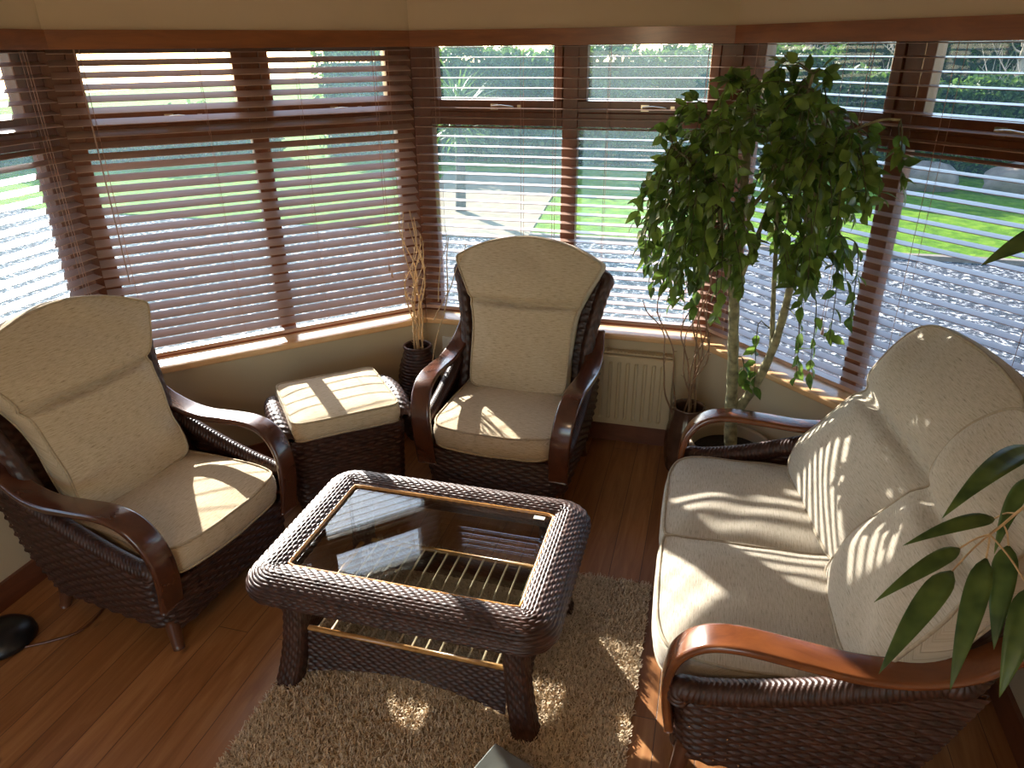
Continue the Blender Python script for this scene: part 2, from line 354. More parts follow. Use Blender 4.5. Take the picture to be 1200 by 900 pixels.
# floor and ceiling
def slab(name, off, z0, z1, mat):
    c = np.array([-0.8, 1.0]); pts = []
    for q in poly_in:
        q = np.array(q); pts.append(q + (q - c) / np.linalg.norm(q - c) * off)
    n = len(pts); V = [(p[0], p[1], z0) for p in pts] + [(p[0], p[1], z1) for p in pts]
    F = [tuple(range(n))[::-1], tuple(range(n, 2 * n))] + [(i, (i + 1) % n, n + (i + 1) % n, n + i) for i in range(n)]
    return tag(MB().add(V, F).build(name, mat, None, False), kind='structure')
slab('floor', 0.12, -0.12, 0.0, M['floor'])
slab('ceiling', 0.2, 2.62, 2.72, M['ceil'])
for i, (nm, fc) in enumerate(facets.items()):
    m0 = bool(fc[3]); 
    w = MB(); fbox(w, fc, 0, FAC, 0, 0.24, 0, 0.675, m0, True); fbox(w, fc, 0, FAC, 0, 0.24, Z_HEAD, 2.62, m0, True)
    if nm == 'far_left': 
        w.hexa([(x, y, z) for x in (pF0[0] - 0.24, pF0[0]) for y in (-2.4, pF0[1]) for z in (0, 2.62)])
    tag(w.build('wall_' + nm, M['wall'], None, False), kind='structure')
    t = MB(); fbox(t, fc, 0, FAC, -0.018, 0.0, 2.208, Z_HEAD, m0, True)
    o = tag(t.build('trim_%d' % (i + 1), M['pelmet'], None, False), kind='structure')
    sl = MB(); fbox(sl, fc, 0, FAC, -0.052, 0.108, 0.675, Z_SILL, m0, True)
    o = tag(sl.build('trim_%d' % (i + 5), M['sill'], None, False), kind='structure')
    bv = o.modifiers.new('bevel', 'BEVEL'); bv.width = 0.008; bv.segments = 3
    b = MB(); fbox(b, fc, 0 if nm != 'far_left' else -3.4, FAC, -0.018, 0.0, 0, 0.12, m0, True)
    o = tag(b.build('baseboard_' + nm, M['skirt'], None, False), kind='structure')
    # window: frame, mullion, transom, opening top lights
    f = MB(); D0, D1 = 0.105, 0.17
    fbox(f, fc, 0, 0.062, D0, D1, 0.70, Z_HEAD, m0, False); fbox(f, fc, 1.598, FAC, D0, D1, 0.70, Z_HEAD, False, True)
    fbox(f, fc, 0.062, 1.598, D0, D1, 0.70, 0.730); fbox(f, fc, 0.062, 1.598, D0, D1, 2.262, Z_HEAD)
    fbox(f, fc, 0.808, 0.892, D0, D1, 0.730, 2.262)
    for a, b_ in ((0.062, 0.808), (0.892, 1.598)): fbox(f, fc, a, b_, D0 + 0.001, D1, 1.812, 1.882)
    for a, b_ in ((0.062, 0.808), (0.892, 1.598)):
        for q in ((a, b_, 1.882, 1.942), (a, b_, 2.222, 2.262), (a, a + 0.046, 1.942, 2.222), (b_ - 0.046, b_, 1.942, 2.222)):
            fbox(f, fc, q[0], q[1], D0 - 0.012, D1 - 0.01, q[2], q[3])
    win = tag(f.build('window_%d' % (i + 1), M['frame'], None, False), kind='structure')
    bv = win.modifiers.new('bevel', 'BEVEL'); bv.width = 0.004; bv.segments = 2; bv.limit_method = 'ANGLE'
    for a, b_ in ((0.062, 0.808), (0.892, 1.598)):
        for z0, z1, aa, bb in ((0.730, 1.812, a, b_), (1.942, 2.222, a + 0.046, b_ - 0.046)):
            g = MB(); fbox(g, fc, aa - 0.004, bb + 0.004, 0.135, 0.141, z0 - 0.004, z1 + 0.004); g.build('pane', M['pane'], win, False)
        h = MB(); u = (a + b_) / 2
        fbox(h, fc, u - 0.02, u + 0.02, D0 - 0.022, D0 - 0.012, 1.895, 1.925); pts = [fp(fc, u + q, D0 - 0.03, 1.91 + 0.004 * math.sin(q * 40)) for q in np.linspace(-0.012, 0.11, 8)]
        h.tube(pts, [0.009, 0.009, 0.008, 0.008, 0.007, 0.008, 0.009, 0.007], 8); fbox(h, fc, u + 0.13, u + 0.15, D0 - 0.024, D0 - 0.012, 1.90, 1.92)
        h.build('handle', M['metal'], win, False)
w = MB()  # back wall out of view, added with its opening to limit fill light
for xa, xb, za, zb in ((pF0[0], -1.9, 0, 2.62), (0.3, pR2[0], 0, 2.62), (-1.9, 0.3, 2.15, 2.62)): w.hexa([(x, y, z) for x in (xa, xb) for y in (-2.5, -2.4) for z in (za, zb)])
tag(w.build('wall_back', M['wall'], None, False), kind='structure')
w = MB().hexa([(x, y, z) for x in (pR2[0], pR2[0] + 0.24) for y in (-2.4, pR2[1] + 0.1) for z in (0, 2.62)])
tag(w.build('wall_side', M['wall'], None, False), kind='structure')
b = MB().hexa([(x, y, z) for x in (pR2[0] - 0.018, pR2[0]) for y in (-2.4, pR2[1]) for z in (0, 0.12)])
tag(b.build('baseboard_side', M['skirt'], None, False), kind='structure')

# ------------------------------------------------------------------ venetian blinds
def blind(fc, tilt, label, m0, wand_u=None, tassel_u=None):
    root = empty('venetian_blind', fp(fc, FAC / 2, 0.05, 0.74)); root_loc = np.array(root.location)
    def loc(mb): 
        mb.v = [v - root_loc for v in mb.v]; return mb
    e = 0.05 * TN - 0.012; u0, u1 = (-e if m0 else 0.02), FAC + e
    hr = MB(); fbox(hr, fc, u0, u1, 0.022, 0.075, 2.232, 2.28); loc(hr).build('headrail', M['slat'], root, False)
    sl = MB(); ct, st = math.cos(tilt), math.sin(tilt); Wd = 0.0545
    zs = np.arange(0.812, 2.23, 0.0497)
    for z in zs:
        jt = random.uniform(-0.012, 0.012); c2, s2 = math.cos(tilt + jt), math.sin(tilt + jt)
        top, bot = [], []
        for q in np.linspace(-1, 1, 6):
            w_ = q * Wd / 2; cam = 0.0004 * (1 - q * q)
            for lst, th in ((top, 0.0013), (bot, -0.0013)):
                h = cam + th; lst.append((0.05 + w_ * c2 - h * s2, z + w_ * s2 + h * c2))
        sec = top + bot[::-1]; n = len(sec)
        V = [fp(fc, u, d, zz) for u in (u0, u1) for d, zz in sec]
        F = [(i, (i + 1) % n, n + (i + 1) % n, n + i) for i in range(n)] + [tuple(range(n))[::-1], tuple(range(n, 2 * n))]
        sl.add(V, F)
    loc(sl).build('slats', M['slat'], root, False)
    br = MB(); fbox(br, fc, u0, u1, 0.028, 0.072, 0.748, 0.767); loc(br).build('bottom_rail', M['slat'], root, False)
    for u in (0.12, 0.60, 1.06, 1.54):
        c = MB()
        for d in (0.05 - Wd / 2 * ct - 0.002, 0.05 + Wd / 2 * ct + 0.002): c.tube([fp(fc, u, d, 0.77), fp(fc, u, d, 2.24)], 0.0011, 5)
        loc(c).build('ladder_cord', M['cord'], root)
    if tassel_u is not None:
        c = MB(); d = 0.012
        for k in (0, 0.014): c.tube([fp(fc, tassel_u + k, d, 1.05 - k * 3), fp(fc, tassel_u + k, d, 2.235)], 0.0013, 5)
        loc(c).build('pull_cord', M['cord'], root)
        for k in (0, 0.014):
            t = MB().lathe([(0.001, 0.035), (0.004, 0.03), (0.008, 0.0), (0.006, -0.004), (0.001, -0.005)], 10, np.array(fp(fc, tassel_u + k, d, 1.02 - k * 3)) - root_loc); t.build('tassel', M['slat'], root)
    if wand_u is not None:
        c = MB(); c.tube([fp(fc, wand_u, 0.012, 1.15), fp(fc, wand_u, 0.012, 2.235)], 0.0035, 8); loc(c).build('tilt_wand', M['slat'], root)
    tag(root, label, 'blind', 'wooden venetian blinds across the bay windows')
R_ = math.radians
blind(facets['far_left'], R_(14), 'wooden venetian blind at the far left edge, behind the left armchair', False, None, 1.55)
blind(facets['left'], R_(27), 'wooden venetian blind with slats tilted nearly shut, above the footstool', True, 0.10, 1.45)
blind(facets['center'], R_(2), 'wooden venetian blind with open slats behind the middle armchair', True, None, 0.78)
blind(facets['right'], R_(4), 'wooden venetian blind with open slats behind the fig tree and sofa', True, None, 0.72)

# ------------------------------------------------------------------ cane seating
def post_z(o): return o
def cane_seat(name, hw, sofa=False):
    """armchair / sofa facing local -y; origin on the floor in the middle, base front at y = -0.40"""
    root = empty(name)
    k = hw - 0.40; rec = 0.27 if not sofa else 0.40      # recline run of the back over 0.8 m
    zt = lambda y: 0.405 + 0.20 * np.clip((y + 0.34) / 0.66, 0, 1) ** 1.4     # top of the woven sides
    y0b = 0.10 if not sofa else 0.205
    yb = lambda z: y0b + rec * (z - 0.45) / 0.8                              # plane of the back
    # woven base: sides and front in one U shaped sheet
    path = []
    y_r = 0.34
    for y in np.linspace(y_r, -0.30, 12): path.append((-hw, y))
    for a in np.linspace(0, PI / 2, 8)[1:]: path.append((-hw + 0.10 * (1 - math.cos(a)), -0.30 - 0.10 * math.sin(a)))
    for x in np.linspace(-hw + 0.10, hw - 0.10, 14)[1:-1]: path.append((x, -0.40 - 0.012 * (1 - (x / hw) ** 2)))
    path += [(-x, y) for x, y in path[18::-1]]
    path = resample(np.array(path), int(560 + 700 * k)); nu = len(path); nv = 150
    t = np.linspace(0, 1, nv)
    onfront = (path[:, 1] < -0.385)
    ztop = np.where(path[:, 1] < -0.36, 0.335, zt(path[:, 1]))
    for _ in range(14): ztop = np.convolve(np.pad(ztop, 1, 'edge'), [0.25, 0.5, 0.25], 'valid')
    zbot = 0.105 + 0.02 * np.cos(np.clip(path[:, 0] / hw, -1, 1) * PI) * onfront
    Zg = zbot[:, None] + (ztop - zbot)[:, None] * t[None]
    flare = 0.90 + 0.10 * np.clip((Zg - 0.1) / 0.25, 0, 1) ** 0.8
    yy = path[:, 1][:, None] * np.ones(nv); yy = np.where(yy > 0, yy + (0.35 * (Zg - 0.35)) * np.clip(yy / y_r, 0, 1) ** 2, yy * (0.93 + 0.07 * np.clip((Zg - 0.1) / 0.25, 0, 1)))
    P = np.stack([(path[:, 0] - np.sign(path[:, 0]) * 0)[:, None] * (1 - (1 - flare) * 0.40 / hw), yy, Zg], -1)
    mb = MB(); LVz = Zg - 0.1
    wicker(mb, P, row=0.0185, stake=0.040, amp=0.0095, flip=False, LV=LVz, back=0.006, holes=(0.24, 0.15), slant=1.4, wb=0.6)
    mb.build('woven_base', M['wicker'], root)
    # rolled side rails
    for sx in (-1, 1):
        ys = np.linspace(-0.37, 0.36, 14); rp = np.stack([np.full(14, sx * (hw - 0.012)), ys, zt(ys) + 0.022], 1)
        rp = np.vstack([[sx * (hw - 0.014), -0.375, 0.39], rp, [sx * (hw - 0.03), 0.40, 0.68]])
        rp = catmull(rp, 520); rr = np.full(520, 0.031 if not sofa else 0.037); Pq, _ = frames_ring(rp, rr, 36)
        Uq = arclen(Pq, 0).mean(1)[:, None]; th = np.linspace(0, 2 * PI, 36, endpoint=False)[None]
        chev = 0.0040 * np.abs(np.sin((Uq / 0.017 + 1.6 * np.abs(np.sin(th / 2 * 2))) * PI / 1.0))
        Pq = Pq + gnormals(Pq, False, True) * chev[..., None] * -1
        r_ = MB(); r_.grid(Pq, cv=True); r_.build('side_rail', M['wicker'], root)
    # bentwood arms
    for sx in (-1, 1):
        b_ = hw - 0.40
        A = [(0.350, -0.392, 0.24), (0.354, -0.410, 0.36), (0.362, -0.412, 0.47), (0.372, -0.385, 0.565), (0.382, -0.320, 0.632), (0.390, -0.22, 0.655), (0.397, -0.08, 0.645), (0.40, 0.06, 0.632), (0.398, 0.18, 0.645), (0.388, 0.29, 0.69), (0.375, 0.37, 0.76)]
        if sofa: A = [(x, y, z) if y < -0.2 else (x, -0.2 + (y + 0.2) * 1.15, z) for x, y, z in A]
        ap = catmull([(sx * (x + b_), y, z) for x, y, z in A], 90); a = MB()
        strip(a, ap, (1, 0, 0), 0.104, 0.029); a.build('arm', M['arm'] if not sofa else M['armred'], root)
    # woven back with thick edge posts
    hs = np.linspace(0, 1, 130)
    def back_pt(x, z): return np.stack([x, yb(z) + 0.10 + 0.0 * x, z], -1)
    def halfw(z):
        if sofa: return hw - 0.145 + 0.03 * np.clip((z - 0.5) / 0.6, 0, 1)
        return 0.345 + 0.115 * np.clip((z - 0.62) / 0.56, 0, 1) ** 1.5
    xs = np.linspace(-1, 1, int(260 + 300 * k)); ztop_e = 1.055 if not sofa else 1.10; arc = 0.10 if not sofa else 0.05
    Zb = 0.30 + hs[None] * ((ztop_e + arc * (1 - np.abs(xs) ** 2.2)) - 0.30)[:, None]
    Xb = xs[:, None] * halfw(Zb); P = np.stack([Xb, yb(Zb) + 0.10 - 0.03 * (1 - xs[:, None] ** 2) * 0, Zb], -1)
    mb = MB(); wicker(mb, P, row=0.019, stake=0.036, amp=0.006, flip=False, LV=Zb - 0.3, back=0.008); mb.build('woven_back', M['wicker'], root)
    edge = [(-halfw(z), yb(z) + 0.085, z) for z in np.linspace(0.32, ztop_e, 12)]
    ex = [(x * halfw(ztop_e), yb(ztop_e + arc * (1 - abs(x) ** 2.2)) + 0.095, ztop_e + arc * (1 - abs(x) ** 2.2)) for x in np.linspace(-1, 1, 15)[1:-1]]
    edge = catmull(np.array(edge + ex + [(-x, y, z) for x, y, z in edge[::-1]]), 420); Pq, _ = frames_ring(edge, np.full(420, 0.033), 48)
    mb = MB(); wicker(mb, Pq, row=0.014, stake=0.028, amp=0.0045, cv=True, twill=0.5, flip=True); mb.build('back_frame', M['wicker'], root)
    # legs
    for sx in (-1, 1):
        for y, sy in ((-0.33, -1), (0.27, 1)):
            l = MB(); x = sx * (hw - 0.075)
            pr = [(0.022, 0.0), (0.024, 0.01), (0.028, 0.08), (0.032, 0.16)]
            pts = np.array([(x + sx * 0.02, y + sy * 0.03, 0), (x + sx * 0.013, y + sy * 0.02, 0.04), (x, y, 0.14)]); l.tube(catmull(pts, 8), np.linspace(0.023, 0.031, 8), 14); l.build('leg', M['leg'], root)
    fm = M['fab'] if not sofa else M['fab2']
    # seat deck that carries the cushions
    dk = MB(); dk.box((0, -0.02, 0.315), (hw - 0.05, 0.34, 0.015)); dk.build('seat_deck', M['leg'], root, False)
    if not sofa:
        out = [(0, -0.435), (-0.15, -0.428), (-0.275, -0.397), (-0.316, -0.32), (-0.318, -0.15), (-0.308, 0.1), (-0.295, 0.25), (-0.15, 0.27), (0, 0.272), (0.15, 0.27), (0.295, 0.25), (0.308, 0.1), (0.318, -0.15), (0.316, -0.32), (0.275, -0.397), (0.15, -0.428)]
        cushion('seat_cushion', out, 0.078, 0.058, lambda a, b, c: np.stack([a, b, 0.412 + c], -1), fm, root, (0, -0.08), wr=0.0015, seed=1)
        lean = math.atan2(rec, 0.8); ob = [(0, -0.015), (-0.13, -0.01), (-0.245, 0.0), (-0.272, 0.06), (-0.272, 0.22), (-0.285, 0.42), (-0.325, 0.55), (-0.39, 0.69), (-0.405, 0.73), (-0.38, 0.76), (-0.22, 0.835), (0, 0.872)]
        ob = [(x, y * 0.945) for x, y in ob + [(-x, y) for x, y in ob[-2:0:-1]]]
        def sh(ab, c):
            s_ = (1 - 0.60 * np.exp(-((ab[:, 1] - 0.475 + 0.010 * (1 - (ab[:, 0] / 0.3) ** 2)) / 0.017) ** 2)) * (1 + 0.22 * np.exp(-((ab[:, 1] - 0.60) / 0.10) ** 2)); return np.where(c > 0, c * s_, c)
        cl, sl_ = math.cos(lean), math.sin(lean)
        cushion('back_cushion', ob, 0.088, 0.052, lambda a, b, c: np.stack([a, 0.118 + b * sl_ - c * cl, 0.478 + b * cl + c * sl_], -1), fm, root, (0, 0.42), sh, wr=0.0035, seed=2, n=160)
    else:
        for j, (c0, sd) in enumerate(((-0.315, 4), (0.315, 5))):
            w2 = 0.318; so = -1 if j == 0 else 1; r1 = 0.13
            # outer front corner is well rounded, inner one is square
            out = [(0, -0.465), (so * 0.17, -0.455), (so * 0.275, -0.41), (so * w2, -0.30), (so * w2, 0.0), (so * (w2 - 0.01), 0.25), (so * 0.15, 0.28), (0, 0.28), (-so * 0.15, 0.28), (-so * (w2 - 0.01), 0.26), (-so * w2, 0.0), (-so * w2, -0.30), (-so * (w2 - 0.008), -0.44), (-so * 0.27, -0.463), (-so * 0.15, -0.466)]
            if so > 0: out = out[::-1]
            cushion('seat_cushion', out, 0.105, 0.062, lambda a, b, c, c0=c0: np.stack([a + c0, b, 0.402 + c], -1), fm, root, (0, -0.08), wr=0.003, seed=sd)
        for j, (c0, sd, sk, yaw) in enumerate(((-0.25, 6, 0.035, 0.13), (0.405, 8, 0.055, 0.04))):
            lean = math.atan2(rec, 0.8) + 0.04
            if j == 0: ob = [(0, -0.03), (-0.2, -0.03), (-0.355, -0.012), (-0.37, 0.10), (-0.345, 0.30), (-0.325, 0.42), (-0.335, 0.56), (-0.315, 0.70), (-0.25, 0.80), (-0.1, 0.83), (0.1, 0.84), (0.28, 0.83), (0.42, 0.79), (0.48, 0.68), (0.475, 0.54), (0.42, 0.42), (0.40, 0.28), (0.36, 0.10), (0.335, -0.012), (0.19, -0.03)]
            else:
                ob = [(0, -0.03), (-0.2, -0.03), (-0.28, -0.012), (-0.29, 0.10), (-0.27, 0.30), (-0.26, 0.42), (-0.27, 0.56), (-0.26, 0.70), (-0.21, 0.80), (-0.1, 0.825), (0, 0.83)]
                ob = ob + [(-x, y) for x, y in ob[-2:0:-1]]
            def sh(ab, c):
                h = ab[:, 1]; s_ = (1 - 0.62 * np.exp(-((h - 0.45) / 0.035) ** 2)) * (1 + 0.35 * np.exp(-((h - 0.62) / 0.12) ** 2)) * (1 + 0.15 * np.exp(-((h - 0.18) / 0.15) ** 2)); return np.where(c > 0, c * s_, c)
            cl, sl_ = math.cos(lean), math.sin(lean)
            cushion('back_cushion', ob, 0.105, 0.05, lambda a, b, c, c0=c0, sk=sk, yaw=yaw: np.stack([a + c0, 0.110 + sk + yaw * a + b * sl_ - c * cl, 0.50 + b * cl + c * sl_], -1), fm, root, (0, 0.42), sh, wr=0.005, seed=sd, n=160)
    return root
chair = cane_seat('armchair', 0.40)
chair.location = (-0.935, 3.385, 0); chair.rotation_euler = (0, 0, R_(-1.4))
tag(chair, 'brown wicker armchair with beige cushions facing forward between footstool and radiator', 'armchair', 'wicker armchairs with beige cushions')
chair2 = copy_tree(chair); a = R_(82.5); chair2.rotation_euler = (0, 0, a)
chair2.location = (-2.21, 2.14, 0)
tag(chair2, 'brown wicker armchair with beige cushions turned sideways at the left edge', 'armchair', 'wicker armchairs with beige cushions')
sofa = cane_seat('sofa', 0.725, True)
def raise_body(root, k, dz):                         # slightly smaller body on longer legs
    for o in [c for c in root.children] + [g for c in root.children for g in c.children]:
        me = o.data; co = np.zeros(len(me.vertices) * 3, np.float32); me.vertices.foreach_get('co', co); co = co.reshape(-1, 3)
        z = co[:, 2].copy(); co *= k; co[:, 2] = k * z + dz * np.clip(z / 0.12, 0, 1); me.vertices.foreach_set('co', co.ravel()); me.update()
raise_body(sofa, 0.965, 0.077)
sofa.location = (0.40, 2.306, 0); sofa.rotation_euler = (0, 0, R_(-88.5))
tag(sofa, 'two-seat wicker sofa with grey-beige cushions and bentwood arms on the right', 'sofa')

# ------------------------------------------------------------------ footstool
def footstool():
    a = R_(41); root = empty('footstool', (-1.772, 2.98, 0), a)
    tag(root, 'low wicker footstool with flat beige cushion between the two armchairs', 'footstool')
    hx, hy = 0.288, 0.24
    path = []
    for sx, sy, a0 in ((1, 1, 0), (-1, 1, PI / 2), (-1, -1, PI), (1, -1, 1.5 * PI)):
        for q in np.linspace(0, PI / 2, 6): path.append((sx * (hx - 0.05) + 0.05 * math.cos(a0 + q), sy * (hy - 0.05) + 0.05 * math.sin(a0 + q)))
    path = resample(np.array(path), 520, True); z = np.linspace(0.06, 0.486, 150)
    P = np.stack([path[:, 0][:, None] * (0.93 + 0.07 * (z / 0.4))[None], path[:, 1][:, None] * (0.95 + 0.05 * (z / 0.4))[None], np.broadcast_to(z, (520, 150))], -1)
    mb = MB(); wicker(mb, P, row=0.017, stake=0.034, amp=0.006, cu=True, flip=False, back=0.006); mb.build('woven_base', M['wicker'], root)
    d = MB().box((0, 0, 0.470), (hx - 0.02, hy - 0.02, 0.012)); d.build('seat_deck', M['leg'], root, False)
    for sx in (-1, 1):
        ys = np.linspace(-hy - 0.005, hy + 0.005, 120); pts = np.stack([sx * (hx + 0.0 + 0.02 * np.cos(ys / hy * PI / 2)), ys, 0.501 + 0.03 * np.cos(ys / hy * PI / 2)], 1)
        rr = 0.044 * np.clip(np.sqrt(np.clip(1 - (np.abs(ys) / (hy + 0.012)) ** 6, 0.02, 1)), 0.1, 1); Pq, _ = frames_ring(pts, rr, 60)
        mb = MB(); wicker(mb, Pq, row=0.0145, stake=0.02, amp=0.0045, cv=True, twill=0.5, flip=True); mb.build('end_roll', M['wicker'], root)
    for sx in (-1, 1):
        for sy in (-1, 1):
            l = MB().tube([(sx * (hx - 0.06), sy * (hy - 0.06), 0), (sx * (hx - 0.07), sy * (hy - 0.07), 0.12)], [0.02, 0.026], 12); l.build('leg', M['leg'], root)
    h2 = hx - 0.025; hh = hy + 0.015
    out = [(0, -hh), (-h2 * 0.6, -hh), (-h2 * 0.94, -hh * 0.97), (-h2, -hh * 0.7), (-h2, 0), (-h2, hh * 0.7), (-h2 * 0.94, hh * 0.97), (-h2 * 0.6, hh)]; out = out + [(-x, -y) for x, y in out]
    cushion('cushion', out, 0.058, 0.046, lambda a, b, c: np.stack([a, b, 0.540 + c], -1), M['fab'], root, (0, 0), wr=0.001, power=4, seed=3)
footstool()

# ------------------------------------------------------------------ coffee table
def coffee_table():
    cx, cy = -0.905, 2.045; root = empty('coffee_table', (cx, cy, 0.008))
    tag(root, 'rectangular brown wicker coffee table with inset glass top on the rug', 'table')
    HX, HY = 0.572, 0.408; zt = 0.515
    def rrect(hx, hy, r, n):
        p = []
        for sx, sy, a0 in ((1, 1, 0), (-1, 1, PI / 2), (-1, -1, PI), (1, -1, 1.5 * PI)):
            for q in np.linspace(0, PI / 2, 10): p.append((sx * (hx - r) + r * math.cos(a0 + q), sy * (hy - r) + r * math.sin(a0 + q)))
        return resample(np.array(p), n, True)
    nu, nv = 900, 220; path = rrect(HX - 0.074, HY - 0.074, 0.05, nu)
    T = np.roll(path, -1, 0) - np.roll(path, 1, 0); T /= np.linalg.norm(T, axis=1)[:, None]; O = np.stack([T[:, 1], -T[:, 0]], 1)
    th = np.linspace(0, 2 * PI, nv, endpoint=False); ca, sa = np.cos(th), np.sin(th)
    so = 0.074 * np.sign(ca) * np.abs(ca) ** 0.85; sz = 0.045 * np.sign(sa) * np.abs(sa) ** 0.85
    sz = sz - np.where(so > 0, so * 0.28, so * -0.02)
    P = np.stack([path[:, 0][:, None] + O[:, 0][:, None] * so, path[:, 1][:, None] + O[:, 1][:, None] * so, np.broadcast_to(zt - 0.03 + sz, (nu, nv))], -1)
    mb = MB(); wicker(mb, P, row=0.0125, stake=0.017, amp=0.0062, cu=True, cv=True, twill=0.93, slant=2.0, wb=0.74, flip=False); mb.build('woven_rim', M['wicker'], root)
    gx, gy = HX - 0.144, HY - 0.144
    b = MB(); b.tube([(x, y, zt - 0.004) for x, y in rrect(gx + 0.006, gy + 0.006, 0.012, 80)], 0.0085, 8, closed=True); b.build('wood_bead', M['bead'], root)
    g = MB(); R0 = rrect(gx, gy, 0.008, 80); R1 = rrect(gx - 0.016, gy - 0.016, 0.006, 80)
    rings = [(R1, -0.006), (R0, -0.006), (R0, -0.002), (R1, 0.002)]
    PP = np.array([[(p[0], p[1], zt - 0.006 + q) for p in R] for R, q in rings]); g.grid(PP.transpose(1, 0, 2), cu=True)
    nb = g.n - 320; g.f.append(np.array([[nb + i * 4 for i in range(80)]])); g.f.append(np.array([[nb + i * 4 + 3 for i in range(80)][::-1]]))
    gl = g.build('glass_top', M['tglass'], root, False)
    st = MB().box((gx - 0.05, gy - 0.025, zt - 0.003), (0.022, 0.010, 0.0008)); st.build('sticker', M['white'], gl, False)
    # legs: woven, flaring to the foot
    for sx in (-1, 1):
        for sy in (-1, 1):
            zz = np.linspace(0.0, 0.46, 120); fl = 0.05 * (1 - zz / 0.46) ** 2.2 - 0.0
            cxx = sx * (HX - 0.155 + fl); cyy = sy * (HY - 0.135 + fl); ang = np.linspace(0, 2 * PI, 110, endpoint=False)
            r = 0.040 + 0.006 * (1 - zz / 0.46) ** 2; sq = (np.abs(np.cos(ang)) ** 3.2 + np.abs(np.sin(ang)) ** 3.2) ** (-1 / 3.2)
            Pl = np.stack([cxx[:, None] + (r[:, None] * sq * np.cos(ang)), cyy[:, None] + r[:, None] * sq * np.sin(ang), np.broadcast_to(zz[:, None], (120, 110))], -1)
            mb = MB(); wicker(mb, Pl, row=0.0125, stake=0.019, amp=0.0055, cv=True, twill=0.93, slant=2.0, wb=0.7, flip=True)
            q = mb.n - 120 * 110; mb.f.append(np.array([[q + i for i in range(110)][::-1]])); mb.build('leg', M['wicker'], root)
    # shelf rails and rods, woven aprons under them
    lx, ly = HX - 0.155, HY - 0.135; zs = 0.235
    for sy in (-1, 1):
        t = MB().tube([(-lx, sy * ly, zs), (lx, sy * ly, zs)], 0.010, 10); t.build('shelf_rail', M['bead'], root)
    for sx in (-1, 1):
        t = MB().tube([(sx * lx, -ly, zs), (sx * lx, ly, zs)], 0.010, 10); t.build('shelf_rail', M['bead'], root)
    for x in np.linspace(-lx + 0.07, lx - 0.07, 14):
        t = MB().tube([(x, -ly, zs + 0.001), (x, ly, zs + 0.001)], 0.0042, 8); t.build('shelf_rod', M['rod'], root)
    for ax in (0, 1):
        for sg in (-1, 1):
            l, o = (lx - 0.03, ly) if ax == 0 else (ly - 0.03, lx); uu = np.linspace(-1, 1, 420 if ax == 0 else 260); t = np.linspace(0, 1, 80)
            zb = 0.055 + 0.045 * (1 - uu ** 2); Z = zb[:, None] + (zs - 0.01 - zb)[:, None] * t[None]
            off = sg * (o + 0.005 + 0.03 * ((zs - Z) / 0.16) ** 1.5 * (0.4 + 0.6 * np.abs(uu[:, None]))); X = uu[:, None] * l * np.ones_like(Z)
            P = np.stack([X, off, Z], -1) if ax == 0 else np.stack([off, X, Z], -1)
            mb = MB(); wicker(mb, P, row=0.0135, stake=0.02, amp=0.005, flip=(sg > 0) ^ (ax == 1), LV=Z - 0.05, back=0.004, holes=(0.30, 0.16)); mb.build('apron', M['wicker'], root)
coffee_table()

# ------------------------------------------------------------------ shaggy rug
def rug():
    x0, x1, y0, y1 = -1.41, -0.085, 0.55, 2.60
    root = tag(MB().box(((x0 + x1) / 2, (y0 + y1) / 2, 0.005), ((x1 - x0) / 2, (y1 - y0) / 2, 0.005)).build('rug', M['rug'], None, False), 'beige shaggy rug under the coffee table on the wooden floor', 'rug')
    n = 95000; px = rng.uniform(x0, x1, n); py = y0 + (y1 - y0) * rng.uniform(0, 1, n) ** 0.9; az = rng.uniform(0, 2 * PI, n)
    ln = rng.uniform(0.018, 0.030, n); lean = rng.uniform(0.4, 1.25, n); w = rng.uniform(0.0016, 0.0028, n)
    seg = 4; P = np.zeros((n, seg + 1, 2, 3)); p = np.stack([px, py, np.full(n, 0.006)], 1); tw = rng.uniform(-2.4, 2.4, n)
    for k in range(seg + 1):
        a = az + tw * k / seg; sd = np.stack([-np.sin(a), np.cos(a), np.zeros(n)], 1); ww = (w * (1 - 0.35 * k / seg))[:, None]
        P[:, k, 0] = p + sd * ww; P[:, k, 1] = p - sd * ww
        el = PI / 2 - lean * (0.3 + 1.25 * k / seg); st = (ln / seg)[:, None]
        p = p + st * np.stack([np.cos(el) * np.cos(a), np.cos(el) * np.sin(a), np.sin(el)], 1)
    P[..., 2] = np.maximum(P[..., 2], 0.006)
    base = (np.arange(n) * (seg + 1) * 2)[:, None, None]; k = np.arange(seg)[None, :, None] * 2
    F = (base + k + np.array([0, 1, 3, 2])[None, None]).reshape(-1, 4)
    o = MB().add(P.reshape(-1, 3), F).build('pile', M['pile'], root); o['kind'] = 'stuff'
rug()

